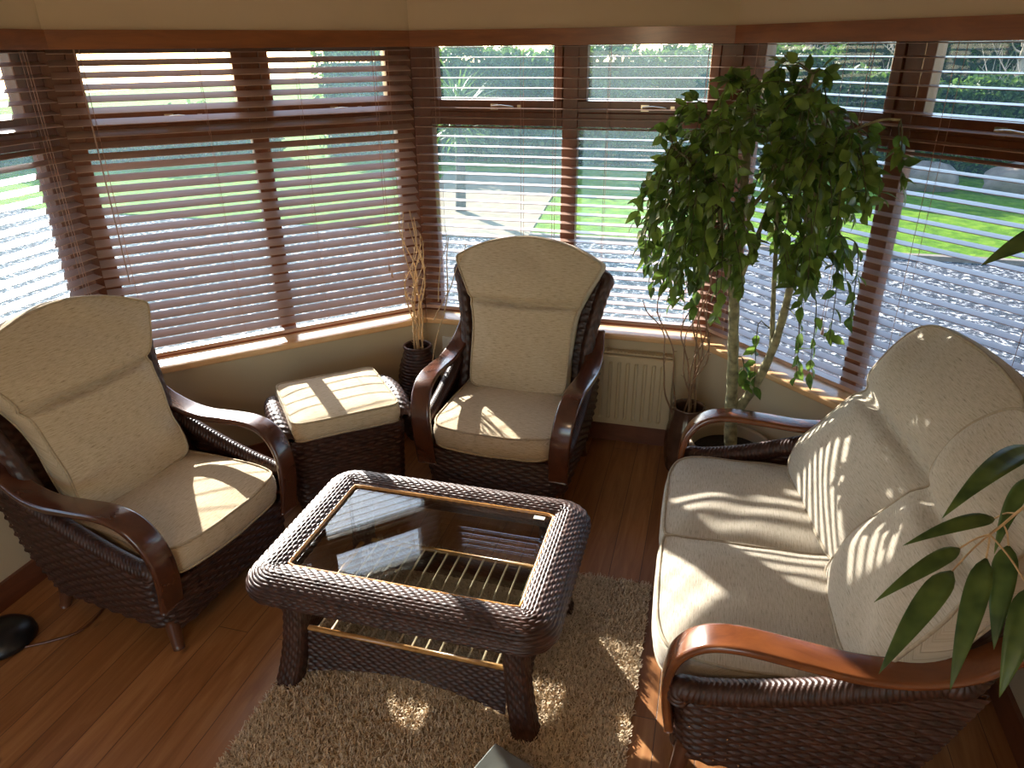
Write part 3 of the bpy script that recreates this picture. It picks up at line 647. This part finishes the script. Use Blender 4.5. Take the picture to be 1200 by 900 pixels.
# ------------------------------------------------------------------ radiator and socket
def radiator():
    x0, x1, yf, yw = -0.95, -0.113, 3.822, 3.911; root = empty('radiator', ((x0 + x1) / 2, 3.86, 0.15)); q = np.array(root.location)
    tag(root, 'cream panel radiator on the wall under the middle window', 'radiator')
    p = MB(); n = 16; xs = []; ys = []
    wd = (x1 - x0 - 0.05) / n
    xs.append(x0); ys.append(yf)
    for i in range(n):
        a = x0 + 0.025 + i * wd
        for f_, d in ((0.08, 0), (0.2, 0.011), (0.42, 0.011), (0.54, 0)): xs.append(a + f_ * wd); ys.append(yf + d)
    xs.append(x1); ys.append(yf)
    zc = [0.15, 0.153, 0.185, 0.195, 0.545, 0.555, 0.587, 0.592]; amp = [0, 0, 0, 1, 1, 0, 0, 0]; ed = [0.006, 0, 0, 0, 0, 0, 0, 0.006]
    P = np.array([[(x, yf + (y - yf) * a_ + e_, z) for z, a_, e_ in zip(zc, amp, ed)] for x, y in zip(xs, ys)]) - q
    p.grid(P); p.box(np.array([(x0 + x1) / 2, yf + 0.022, 0.371]) - q, ((x1 - x0) / 2, 0.008, 0.22)); p.build('front_panel', M['rad'], root, False)
    g = MB(); g.box(np.array([(x0 + x1) / 2, yf + 0.05, 0.60]) - q, ((x1 - x0) / 2 - 0.01, 0.026, 0.004))
    for i in range(40): g.box(np.array([x0 + 0.03 + i * (x1 - x0 - 0.06) / 39, yf + 0.05, 0.605]) - q, (0.004, 0.022, 0.003))
    g.build('top_grille', M['rad'], root, False)
    for x in (x0 + 0.004, x1 - 0.004): MB().box(np.array([x, yf + 0.045, 0.375]) - q, (0.003, 0.035, 0.21)).build('side_cover', M['rad'], root, False)
    for x in (x0 + 0.15, x1 - 0.15): MB().box(np.array([x, yf + 0.066, 0.40]) - q, (0.02, 0.022, 0.15)).build('bracket', M['rad'], root, False)
    v = MB(); v.tube(np.array([(x0 - 0.05, yf + 0.04, 0.0), (x0 - 0.05, yf + 0.04, 0.18), (x0, yf + 0.04, 0.18)]) - q, 0.009, 10); v.lathe([(0.001, 0.26), (0.016, 0.255), (0.018, 0.20), (0.012, 0.17)], 16, np.array([x0 - 0.05, yf + 0.04, 0]) - q); v.build('valve', M['white'], root)
radiator()
s = empty('wall_socket', (-1.445, 3.911, 0.535)); tag(s, 'cream double power socket low on the wall behind the middle armchair', 'socket')
pl = MB().box((0, -0.006, 0), (0.085, 0.006, 0.045)).build('face_plate', M['white'], s, False); bv = pl.modifiers.new('b', 'BEVEL'); bv.width = 0.004; bv.segments = 2
for x in (-0.055, 0.055): MB().box((x, -0.014, 0.024), (0.008, 0.003, 0.012)).build('switch', M['white'], s, False)

# ------------------------------------------------------------------ vases of twigs
def twig(mb, p0, p1, r, wob, n=14, thorns=0, seed=0, curl=0):
    r_ = np.random.default_rng(seed); t = np.linspace(0, 1, n); p0, p1 = np.array(p0), np.array(p1)
    P = p0 + (p1 - p0) * t[:, None]; ph = r_.uniform(0, 6.28, 4)
    P[:, 0] += wob * np.sin(t * (5 + curl) + ph[0]) * t + wob * 0.4 * np.sin(t * (14 + curl) + ph[1]) * t; P[:, 1] += wob * np.sin(t * (6 + curl) + ph[2]) * t
    P = catmull(P, n * 3); mb.tube(P, np.linspace(r, r * 0.35, len(P)), 6)
    for k in range(thorns):
        i = r_.integers(int(len(P) * 0.15), len(P) - 1); d = r_.normal(size=3); d[2] = abs(d[2]) + 0.3; d /= np.linalg.norm(d)
        mb.tube([P[i], P[i] + d * r_.uniform(0.012, 0.028)], [0.003, 0.0012], 5)
    return P
def wicker_vase():
    root = empty('basket_vase', (-1.595, 3.665, 0)); tag(root, 'tall brown woven vase of thorny willow twigs in the corner beside the footstool', 'vase')
    prof = catmull(np.array([(0.09, 0.0), (0.115, 0.06), (0.128, 0.2), (0.125, 0.36), (0.11, 0.47), (0.08, 0.565), (0.076, 0.60)]), 230); th = np.linspace(0, 2 * PI, 130, endpoint=False)
    P = np.stack([prof[:, 0][None] * np.cos(th)[:, None], prof[:, 0][None] * np.sin(th)[:, None], np.broadcast_to(prof[:, 1][None], (130, 230))], -1)
    mb = MB(); wicker(mb, P, row=0.019, stake=0.03, amp=0.007, cu=True, flip=False, back=0.006, wb=0.75); mb.build('vase_body', M['wicker'], root)
    r_ = MB(); a = np.linspace(0, 2 * PI, 60, endpoint=False); r_.tube(np.stack([0.078 * np.cos(a), 0.078 * np.sin(a), np.full(60, 0.603)], 1), 0.009, 8, closed=True); r_.build('rim', M['wicker'], root)
    MB().lathe([(0.001, 0.006), (0.088, 0.006)], 24).build('vase_floor', M['wicker'], root)
    rr = np.random.default_rng(3); t = MB()
    for k in range(10):
        a = rr.uniform(0, 6.28); q = rr.uniform(0.015, 0.05)
        twig(t, (q * math.cos(a) * 0.5, q * math.sin(a) * 0.5, 0.2), (0.02 + q * math.cos(a) * 1.3, q * math.sin(a) * 1.3 - 0.02, rr.uniform(1.05, 1.5)), 0.0058, 0.036, thorns=26, seed=20 + k, curl=4)
    twig(t, (0.03, 0, 0.2), (0.26, -0.06, 1.28), 0.006, 0.03, thorns=7, seed=50); twig(t, (0.12, -0.02, 0.78), (0.36, -0.05, 1.25), 0.004, 0.02, thorns=3, seed=51)
    twig(t, (0.16, -0.03, 0.9), (0.22, -0.05, 1.35), 0.003, 0.02, seed=52)
    t.build('willow_twigs', M['twig'], root)
wicker_vase()
def glazed_vase():
    root = empty('glazed_vase', (-0.005, 3.63, 0)); tag(root, 'dark brown ribbed vase of curly twigs on the floor between radiator and fig tree', 'vase')
    out = catmull(np.array([(0.07, 0.0), (0.10, 0.05), (0.112, 0.17), (0.105, 0.28), (0.085, 0.365), (0.082, 0.405), (0.088, 0.42)]), 40)
    inn = [(r - 0.01, z) for r, z in out[::-1][:20]]
    MB().lathe(list(map(tuple, out)) + inn, 64, rib=(0.035, 24)).build('vase_body', M['vase'], root); MB().lathe([(0.001, 0.004), (0.07, 0.004)], 24).build('vase_floor', M['vase'], root)
    t = MB(); rr = np.random.default_rng(9)
    ends = [(-0.02, 0.0, 1.35), (0.02, 0.01, 1.30), (0.05, 0.02, 1.05), (-0.08, 0.0, 1.15), (-0.24, -0.02, 1.02), (-0.22, 0.02, 1.15), (0.07, -0.03, 0.95), (0.0, 0.03, 1.4), (-0.05, -0.02, 0.98), (0.03, -0.05, 1.22)]
    for k, e in enumerate(ends): twig(t, (rr.uniform(-0.03, 0.03), rr.uniform(-0.03, 0.03), 0.1), e, 0.0068, 0.036, thorns=9, seed=70 + k, curl=7)
    t.build('curly_twigs', M['twigd'], root)
glazed_vase()

# ------------------------------------------------------------------ weeping fig tree
def leaf_batch(mb, pos, dirs, lens, widths, roll, droop=0.25):
    """pointed, slightly folded and drooping leaves"""
    n = len(pos); d = dirs / np.linalg.norm(dirs, axis=1)[:, None]; up = np.tile([0, 0, 1.], (n, 1))
    s = np.cross(d, up); s /= np.linalg.norm(s, axis=1)[:, None] + 1e-9; nn = np.cross(s, d)
    c, si = np.cos(roll)[:, None], np.sin(roll)[:, None]; s, nn = s * c + nn * si, nn * c - s * si
    ts = np.array([0, 0.12, 0.35, 0.6, 0.82, 1.0]); ws = np.array([0.04, 0.55, 1.0, 0.85, 0.42, 0.02])
    P = np.zeros((n, 6, 3, 3))
    for i, (t, w) in enumerate(zip(ts, ws)):
        c0 = pos + d * (lens * t)[:, None] - nn * (lens * droop * t * t)[:, None]
        P[:, i, 1] = c0; P[:, i, 0] = c0 + s * (widths * w / 2)[:, None] + nn * (widths * w * 0.13)[:, None]; P[:, i, 2] = c0 - s * (widths * w / 2)[:, None] + nn * (widths * w * 0.13)[:, None]
    b = (np.arange(n) * 18)[:, None, None]; q = np.array([[i * 3 + j, i * 3 + j + 1, i * 3 + j + 4, i * 3 + j + 3] for i in range(5) for j in range(2)])[None]
    mb.add(P.reshape(-1, 3), (b + q).reshape(-1, 4))
def fig_tree():
    root = empty('potted_fig_tree', (0.215, 3.355, 0)); q = np.array(root.location); tag(root, 'weeping fig tree with dense green crown in a round pot behind the sofa', 'tree')
    pot = MB().lathe(catmull(np.array([(0.15, 0.0), (0.165, 0.03), (0.185, 0.18), (0.20, 0.33), (0.205, 0.375), (0.19, 0.38), (0.185, 0.36), (0.17, 0.2)]), 40), 48).build('pot', M['pot'], root)
    MB().lathe([(0.001, 0.006), (0.16, 0.006)], 24).build('pot_floor', M['pot'], root)
    MB().lathe([(0.001, 0.325), (0.08, 0.33), (0.181, 0.318)], 32).build('soil', M['soil'], pot)
    rr = np.random.default_rng(11); tr = MB()
    def limb(pts, r0, r1):
        P = catmull(np.array(pts) - q, 40); w = np.cumsum(rr.normal(0, 0.0009, (40, 3)), 0); P = P + w * np.linspace(0, 1, 40)[:, None]; tr.tube(P, np.linspace(r0, r1, 40) * (1 + 0.08 * np.sin(np.arange(40) * 1.7)), 10); return P + q
    limbs = [limb([(0.235, 3.355, 0.22), (0.205, 3.33, 0.5), (0.175, 3.28, 0.85), (0.14, 3.22, 1.2), (0.12, 3.14, 1.6), (0.10, 3.08, 2.0)], 0.034, 0.014),
             limb([(0.225, 3.34, 0.56), (0.29, 3.27, 0.75), (0.34, 3.2, 1.0), (0.36, 3.14, 1.3), (0.38, 3.08, 1.7), (0.36, 3.0, 2.0)], 0.024, 0.008),
             limb([(0.155, 3.24, 1.05), (0.09, 3.16, 1.35), (0.0, 3.1, 1.7), (-0.06, 3.05, 1.95)], 0.013, 0.006), limb([(0.14, 3.22, 1.2), (0.2, 3.12, 1.5), (0.26, 3.0, 1.85), (0.3, 2.95, 2.1)], 0.012, 0.005),
             limb([(0.33, 3.21, 0.95), (0.30, 3.22, 1.25), (0.27, 3.2, 1.55), (0.2, 3.2, 1.95)], 0.012, 0.006), limb([(0.12, 3.15, 1.55), (0.3, 3.0, 1.8), (0.5, 2.9, 1.95), (0.58, 2.87, 1.96)], 0.010, 0.004), limb([(0.12, 3.15, 1.5), (0.0, 3.0, 1.72), (-0.16, 2.95, 1.85)], 0.010, 0.004)]
    pos, dirs = [], []; allp = np.concatenate([l[12:] for l in limbs]); tw = MB()
    c0 = np.array([0.155, 3.03, 1.70]); rad = np.array([0.44, 0.42, 0.46])
    def ok(p): return p[0] + p[1] < 3.86 and p[1] < 3.83 and p[2] < 2.21
    ends = []
    while len(ends) < 300:
        v = rr.normal(size=3); v /= np.linalg.norm(v); f = rr.uniform(0.35, 1) ** 0.5; p = c0 + v * rad * f
        if p[2] < 1.28 + 0.3 * max(0, 1 - abs(p[0] - 0.2) / 0.22) * 1.0: continue
        if ok(p): ends.append(p)
    # hanging sprays low on the right, and a few low on the left
    extra = [((0.45, 3.0, 1.25), -0.33), ((0.50, 2.98, 1.40), -0.30), ((0.40, 3.0, 1.15), -0.22), ((0.55, 2.93, 1.5), -0.3), ((-0.22, 3.05, 1.45), -0.22), ((-0.14, 3.08, 1.38), -0.22), ((-0.25, 3.0, 1.55), -0.2), ((0.05, 3.15, 1.35), -0.25), ((0.62, 2.88, 1.86), -0.12), ((0.60, 2.90, 1.93), -0.1), ((0.26, 3.25, 1.05), -0.3), ((0.22, 3.3, 0.85), -0.12)]
    for p in ends + [np.array(e[0]) for e in extra]:
        k = np.argmin(((allp - p) ** 2).sum(1)); a = allp[k]; b = p; mid = (a + b) / 2 + np.array([0, 0, 0.015])
        drop = rr.uniform(0.02, 0.13); tip = b + (b - a) * 0.2 + np.array([0, 0, -drop])
        for e in extra:
            if np.allclose(e[0], p): tip = b + np.array([0.02, -0.02, e[1]])
        if not ok(tip): tip = b + np.array([-0.02, -0.02, -drop])
        P = catmull(np.array([a, mid, b, tip]) - q, 18); tw.tube(P, np.linspace(0.0032, 0.0012, 18), 5)
        P = P + q; T = np.gradient(P, axis=0)
        m = rr.integers(7, 11)
        for j in range(m):
            i = int(17 - (j / m) ** 1.2 * 11 + rr.uniform(-0.5, 0.5)); i = min(max(i, 4), 17)
            side = rr.normal(size=3); dd = T[i] / np.linalg.norm(T[i]) * 0.3 + side * 0.5 + np.array([0, 0, -0.30]) + 0.30 * (P[i] - c0) / (np.linalg.norm(P[i] - c0) + 0.05); pos.append(P[i]); dirs.append(dd)
    pos = np.array(pos); dirs = np.array(dirs)
    good = np.array([ok(p + d / np.linalg.norm(d) * 0.09) for p, d in zip(pos, dirs)]); pos, dirs = pos[good], dirs[good]; n = len(pos)
    lf = MB(); leaf_batch(lf, pos - q, dirs, rr.uniform(0.052, 0.078, n), rr.uniform(0.028, 0.043, n), rr.normal(0, 0.9, n))
    tr.build('trunk', M['bark'], root); tw.build('twigs', M['greentwig'], root); lf.build('foliage', M['leafy'], root)
fig_tree()

# ------------------------------------------------------------------ bamboo plant leaning in from the right
def bamboo():
    root = empty('bamboo_plant', (0.95, 1.22, 0)); q = np.array(root.location); tag(root, 'bamboo plant with long narrow leaves hanging in front of the sofa, right edge', 'plant')
    MB().lathe(catmull(np.array([(0.11, 0.0), (0.125, 0.03), (0.145, 0.22), (0.15, 0.26), (0.135, 0.265), (0.125, 0.2)]), 30), 40).build('pot', M['pot'], root)
    MB().lathe([(0.001, 0.2), (0.128, 0.2)], 24).build('soil', M['soil'], root); MB().lathe([(0.001, 0.004), (0.115, 0.004)], 24).build('pot_floor', M['pot'], root)
    st = MB(); 
    stems = [[(0.95, 1.22, 0.15), (0.96, 1.28, 0.7), (0.95, 1.50, 1.20), (0.83, 1.66, 1.26), (0.70, 1.60, 1.17)], [(0.97, 1.2, 0.15), (1.03, 1.3, 0.9), (1.05, 1.7, 1.55), (0.98, 2.2, 1.8)], [(0.92, 1.24, 0.15), (0.86, 1.2, 0.8), (0.88, 1.15, 1.5)]]
    for sp in stems: P = catmull(np.array(sp) - q, 40); st.tube(P, np.linspace(0.007, 0.003, 40), 7)
    # (base, tip, width)
    B = [((0.738,1.689,1.160),(0.517,1.562,1.130),0.045), ((0.643,1.585,1.130),(0.446,1.427,1.060),0.044), ((0.610,1.505,1.120),(0.449,1.293,0.980),0.062), ((0.691,1.559,1.130),(0.607,1.335,0.930),0.058),
         ((0.749,1.609,1.140),(0.707,1.432,0.980),0.06), ((0.756,1.485,1.120),(0.704,1.342,0.930),0.062), ((0.877,1.915,1.250),(0.604,1.625,1.180),0.075), ((0.819,1.769,1.240),(0.720,1.596,1.120),0.046), ((0.97,2.28,1.76),(0.765,2.299,1.620),0.085),
         ((0.96, 1.4, 1.7), (1.1, 1.6, 1.55), .05), ((0.88, 1.15, 1.5), (0.75, 1.0, 1.35), .05), ((0.88, 1.15, 1.5), (1.0, 0.95, 1.4), .05), ((0.87, 1.17, 1.2), (0.80, 1.25, 0.98), .05), ((1.0, 1.3, 1.3), (1.12, 1.4, 1.1), .05)]
    B2 = np.array([b[0] for b in B]); E = np.array([b[1] for b in B]); Wd = np.array([b[2] * 0.86 for b in B]); lf = MB()
    d = E - B2; ln = np.linalg.norm(d, axis=1); n = len(B); dn = d / ln[:, None]; up = np.tile([0, 0, 1.], (n, 1)); up[8] = (-0.75, -0.65, 0.1); s = np.cross(dn, up); s /= np.linalg.norm(s, axis=1)[:, None]; nn = np.cross(s, dn)
    r_ = np.random.default_rng(5); roll = r_.uniform(-0.3, 0.5, n); c, si = np.cos(roll)[:, None], np.sin(roll)[:, None]; s, nn = s * c + nn * si, nn * c - s * si
    ts = np.linspace(0, 1, 15); ws = np.array([.12, .62, .88, .98, 1, .99, .95, .88, .8, .7, .58, .45, .32, .17, .01])
    P = np.zeros((n, 15, 5, 3))
    for i, (t, w) in enumerate(zip(ts, ws)):
        c0 = B2 + d * t + nn * (ln * 0.18 * (t - t * t) * 2)[:, None]
        for j, x in enumerate((-1, -0.5, 0, 0.5, 1)): P[:, i, j] = c0 + s * (Wd * w * x / 2)[:, None] + nn * (Wd * w * 0.10 * abs(x))[:, None]
    b0 = (np.arange(n) * 75)[:, None, None]; qd = np.array([[i * 5 + j, i * 5 + j + 1, i * 5 + j + 6, i * 5 + j + 5] for i in range(14) for j in range(4)])[None]
    lf.add(P.reshape(-1, 3) - q, (b0 + qd).reshape(-1, 4))
    allS = np.concatenate([catmull(np.array(sp), 40) for sp in stems])
    for b in B2: 
        k = np.argmin(((allS - b) ** 2).sum(1)); st.tube(catmull(np.array([allS[k], (allS[k] + b) / 2 + np.array([0, 0, .008]), b]) - q, 6), 0.0022, 5)
    st.build('stems', M['twig'], root); o = lf.build('leaves', M['bleaf'], root); sd = o.modifiers.new('s', 'SOLIDIFY'); sd.thickness = 0.0006
bamboo()

# ------------------------------------------------------------------ small things on the floor
def floor_lamp():
    root = empty('floor_lamp', (-2.63, 1.60, 0)); tag(root, 'black rounded lamp base with a cord on the floor at left edge', 'lamp')
    MB().lathe([(0.001, 0.0), (0.118, 0.0), (0.125, 0.012), (0.122, 0.03), (0.10, 0.055), (0.06, 0.072), (0.001, 0.08)], 48).build('base', M['black'], root)
    MB().tube([(-0.085, -0.06, 0.03), (-0.085, -0.06, 1.45)], 0.011, 12).build('pole', M['black'], root)
    MB().lathe([(0.16, 1.38), (0.11, 1.62), (0.106, 1.62), (0.156, 1.38)], 40, (-0.085 + 0.085, -0.06, 0)).build('lamp_shade', M['black'], root)
    MB().tube([(-0.085, -0.06, 1.45), (0, -0.06, 1.5), (0.10, -0.06, 1.56)], 0.006, 8).build('shade_arm', M['black'], root)
    MB().tube(catmull(np.array([(0.1, -0.02, 0.006), (0.20, 0.05, 0.006), (0.27, 0.13, 0.006), (0.26, 0.26, 0.006), (0.2, 0.33, 0.006)]), 40), 0.0055, 8).build('cord', M['leg'], root)
floor_lamp()
def grey_box():
    a = R_(38); root = empty('storage_box', (-0.431, 1.335, 0.033), 0); tag(root, 'flat dark grey lidded box lying on the rug, only one corner in view', 'box')
    return root
BX = grey_box()
def rot2(a): return np.array([[math.cos(a), -math.sin(a), 0], [math.sin(a), math.cos(a), 0], [0, 0, 1]])
Rb = rot2(R_(-21))
o = MB().box((0, 0, 0.04), (0.146, 0.186, 0.04), Rb).build('box_body', M['greydark'], BX, False)
o = MB().box((0, 0, 0.087), (0.15, 0.19, 0.007), Rb).build('lid', M['greybox'], BX, False); bv = o.modifiers.new('b', 'BEVEL'); bv.width = 0.003; bv.segments = 2

# ------------------------------------------------------------------ garden
G = -0.25
def flat(name, pts, z, mat, th=0.3):
    n = len(pts); V = [(x, y, z - th) for x, y in pts] + [(x, y, z) for x, y in pts]
    F = [tuple(range(n))[::-1], tuple(range(n, 2 * n))] + [(i, (i + 1) % n, n + (i + 1) % n, n + i) for i in range(n)]
    return tag(MB().add(V, F).build(name, mat, None, False), kind='structure')
flat('ground', [(-40, -12), (40, -12), (40, 9.95), (-40, 9.75)], G, M['gravel'])
flat('lawn', [(-40, 9.75), (40, 9.95), (40, 60), (-40, 60)], G + 0.02, M['lawn'])
flat('kerb', [(-2.45, 9.80), (40, 9.86), (40, 9.96), (-2.45, 9.90)], G + 0.06, M['rock'])
flat('path', [(-4.6, 9.6), (-2.45, 9.7), (-2.75, 12.6), (-2.9, 15.2), (-5.6, 15.2)], G + 0.035, M['paving'])
for i in range(7):
    pass
def hedge(name, label, x0, y0, x1, y1, h, depth, n, seed):
    rr = np.random.default_rng(seed); p0 = np.array([x0, y0]); p1 = np.array([x1, y1]); d = p1 - p0; ln = np.linalg.norm(d); d /= ln; nrm = np.array([-d[1], d[0]])
    c = (p0 + p1) / 2; root = empty(name, (c[0], c[1], G)); tag(root, label, 'hedge')
    R = np.array([[d[0], nrm[0], 0], [d[1], nrm[1], 0], [0, 0, 1]])
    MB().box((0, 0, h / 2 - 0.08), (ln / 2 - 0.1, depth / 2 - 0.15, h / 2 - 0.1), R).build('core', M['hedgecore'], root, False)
    face = rr.uniform(0, 1, n); u = rr.uniform(-ln / 2, ln / 2, n); pos = np.zeros((n, 3))
    top = face < 0.35; pos[:, 0] = u; hh = h + 0.10 * np.sin(u * 2.1) + 0.07 * np.sin(u * 5.3 + 1)
    pos[:, 1] = np.where(top, rr.uniform(-depth / 2, depth / 2, n), np.where(face < 0.9, -depth / 2, depth / 2) + rr.normal(0, 0.06, n)); pos[:, 2] = np.where(top, hh + rr.normal(0, 0.07, n), rr.uniform(0, 1, n) * hh)
    dirs = rr.normal(size=(n, 3)) + np.array([0, -0.5, 0.4]); lf = MB()
    leaf_batch(lf, pos @ R.T, dirs @ R.T, rr.uniform(0.10, 0.2, n), rr.uniform(0.06, 0.11, n), rr.normal(0, 0.9, n)); lf.build('foliage', M['hedge'], root)
hedge('hedge', 'clipped dark green hedge across the garden beyond the middle window', -9.5, 17.5, 2.2, 17.2, 2.32, 1.3, 14000, 1)
hedge('hedge', 'lower clipped hedge below bare trees beyond the right window', 2.4, 17.6, 14, 15.5, 1.75, 1.2, 12000, 2)
hedge('hedge', 'low hedge glimpsed through the nearly closed left blind', -26, 8, -10.6, 16.8, 1.0, 1.2, 12000, 3)
# cordyline palm beyond the middle window
def palm():
    root = empty('garden_palm', (-3.95, 11.2, G)); tag(root, 'spiky garden palm beside the path seen through the middle window', 'palm'); rr = np.random.default_rng(4)
    MB().tube([(0, 0, 0), (0.03, 0, 0.7), (0, 0, 1.5)], [0.09, 0.075, 0.06], 12).build('trunk', M['palmtrunk'], root); lf = MB(); n = 170
    pos = np.stack([rr.normal(0, 0.03, n), rr.normal(0, 0.03, n), rr.uniform(1.2, 1.75, n)], 1); th = rr.uniform(0, 2 * PI, n); el = rr.uniform(-0.5, 1.3, n)
    dirs = np.stack([np.cos(th) * np.cos(el), np.sin(th) * np.cos(el), np.sin(el)], 1); leaf_batch(lf, pos, dirs, rr.uniform(0.55, 0.85, n), rr.uniform(0.035, 0.05, n), rr.normal(0, .4, n), 0.35); lf.build('fronds', M['hedge'], root)
palm()
def bare_tree(x, y, h, seed, label):
    root = empty('bare_tree', (x, y, G)); tag(root, label, 'tree', 'bare winter trees beyond the garden hedge'); rr = np.random.default_rng(seed)
    tr = MB(); tr.tube(catmull(np.array([(0, 0, 0), (rr.normal(0, .1), 0, h * 0.4), (rr.normal(0, .25), rr.normal(0, .2), h)]), 12), np.linspace(0.13, 0.03, 12), 8); tr.build('trunk', M['baretwig'], root); b = MB()
    for k in range(46):
        z = rr.uniform(0.15, 0.95) * h; a = rr.uniform(0, 6.28); l = rr.uniform(0.4, 1.0) * h * 0.2; p0 = np.array([0, 0, z]); p1 = p0 + np.array([math.cos(a) * l, math.sin(a) * l, l * rr.uniform(0.3, 1.3)])
        b.tube(catmull(np.array([p0, (p0 + p1) / 2 + rr.normal(0, 0.08, 3), p1]), 6), np.linspace(0.022, 0.007, 6), 4)
        for m in range(5):
            q0 = p0 + (p1 - p0) * rr.uniform(0.3, 1); b.tube([q0, q0 + rr.normal(0, 0.14, 3) + np.array([0, 0, 0.4])], [0.009, 0.004], 3)
    b.build('branches', M['baretwig'], root)
tl = ['bare twiggy tree beyond the lower hedge, nearest the fig tree', 'bare twiggy tree in the row beyond the lower hedge, behind the mullion', 'bare twiggy tree beyond the lower hedge, left of the top light handle', 'bare twiggy tree beyond the lower hedge at the right edge']
for k, x in enumerate((1.7, 4.0, 6.3, 8.6)): bare_tree(x, 20.5 + 0.6 * math.sin(k * 2), 4.6 + 0.5 * math.cos(k * 3), 30 + k, tl[k])
hedge('woodland_thicket', 'brown and green thicket closing the view behind the bare trees', 1.2, 24.5, 16, 22, 4.2, 1.5, 9000, 7)
def rocks():
    rr = np.random.default_rng(12)
    for k, (x, y, s_) in enumerate(((3.75, 15.0, 0.40), (5.2, 14.8, 0.46))):
        th = np.linspace(0, PI, 14)[:, None]; ph = np.linspace(0, 2 * PI, 22, endpoint=False)[None]
        r = s_ * (1 + 0.12 * np.sin(3 * ph + k) * np.sin(th * 2) + 0.08 * np.cos(5 * ph + 2 * k + th * 3)); P = np.stack([r * np.sin(th) * np.cos(ph) * 1.3, r * np.sin(th) * np.sin(ph), r * 0.7 * np.cos(th) + 0 * ph], -1)
        o = MB().grid(P, cv=True).build('boulder', M['rock'], None); o.location = (x, y, G + 0.22)
        tag(o, ['stone boulder under the lower hedge, left one of two beyond the lawn', 'stone boulder under the lower hedge, right one of two beyond the lawn'][k], 'boulder', 'boulders beyond the lawn')
rocks()

# added lamp, out of view behind the camera, for warm fill light
def fill_lamp():
    root = empty('added_fill_lamp', (-0.8, -0.9, 2.62)); tag(root, 'added fill light with a round white shade, unseen behind the viewpoint', 'lamp')
    MB().lathe([(0.001, 0), (0.05, 0), (0.05, -0.03), (0.001, -0.03)], 24).build('ceiling_rose', M['white'], root); MB().tube([(0, 0, -0.03), (0, 0, -0.10)], 0.006, 8).build('cable', M['white'], root)
    MB().lathe([(0.06, -0.10), (0.2, -0.14), (0.205, -0.145), (0.06, -0.105)], 40).build('lamp_shade', M['white'], root)
    ld = bpy.data.lights.new('fill_bulb', 'POINT'); ld.energy = FILL_ENERGY; ld.color = (1.0, 0.72, 0.45); ld.shadow_soft_size = 0.15
    lo = bpy.data.objects.new('fill_bulb', ld); COL.objects.link(lo); lo.location = (-0.8, -0.9, 2.32)
FILL_ENERGY = 14
fill_lamp()

# ------------------------------------------------------------------ light, sky, camera
SKY = 0.34
SUN_AZ, SUN_EL = R_(44.5), R_(24)
sd = bpy.data.lights.new('sun', 'SUN'); sd.energy = 11.5; sd.angle = R_(0.6); sd.color = (1.0, 0.955, 0.87)
so = bpy.data.objects.new('sun', sd); COL.objects.link(so)
v = Vector((-math.sin(SUN_AZ) * math.cos(SUN_EL), math.cos(SUN_AZ) * math.cos(SUN_EL), math.sin(SUN_EL)))
so.rotation_euler = v.to_track_quat('Z', 'Y').to_euler(); so.location = v * 20
wd = bpy.data.worlds.new('sky'); scene.world = wd; wd.use_nodes = True; nt = wd.node_tree; nt.nodes.clear()
out = N(nt, 'ShaderNodeOutputWorld'); bg = N(nt, 'ShaderNodeBackground'); sk = N(nt, 'ShaderNodeTexSky', sky_type='NISHITA')
sk.sun_disc = False; sk.sun_elevation = SUN_EL; sk.sun_rotation = -SUN_AZ; sk.air_density = 1.0; sk.dust_density = 0.7; sk.ozone_density = 1.0
bg.inputs[1].default_value = SKY
L(nt, sk.outputs[0], bg.inputs[0]); L(nt, bg.outputs[0], out.inputs[0])

cd = bpy.data.cameras.new('camera'); cam = bpy.data.objects.new('camera', cd); COL.objects.link(cam); scene.camera = cam
F_PX = 842.4; cd.sensor_fit = 'HORIZONTAL'; cd.sensor_width = 36; cd.lens = 36 * F_PX / 1200; cd.clip_start = 0.05; cd.clip_end = 200
pi_, ro, ya = R_(25.09), R_(-0.545), R_(15.5)
fw = Vector((-math.sin(ya) * math.cos(pi_), math.cos(ya) * math.cos(pi_), -math.sin(pi_))); r0 = Vector((math.cos(ya), math.sin(ya), 0)); u0 = r0.cross(fw)
rt = r0 * math.cos(ro) + u0 * math.sin(ro); up = -r0 * math.sin(ro) + u0 * math.cos(ro)
from mathutils import Matrix
cam.matrix_world = Matrix(((rt.x, up.x, -fw.x, 0), (rt.y, up.y, -fw.y, 0), (rt.z, up.z, -fw.z, 2.2), (0, 0, 0, 1)))
scene.view_settings.view_transform = 'Standard'; scene.view_settings.look = 'None'; scene.view_settings.gamma = 1; scene.view_settings.use_curve_mapping = False
scene.view_settings.exposure = 1.0
scene.cycles.max_bounces = 10; scene.cycles.transparent_max_bounces = 24; scene.cycles.diffuse_bounces = 5; scene.cycles.glossy_bounces = 4
scene.cycles.use_denoising = True; scene.cycles.sample_clamp_indirect = 6.0
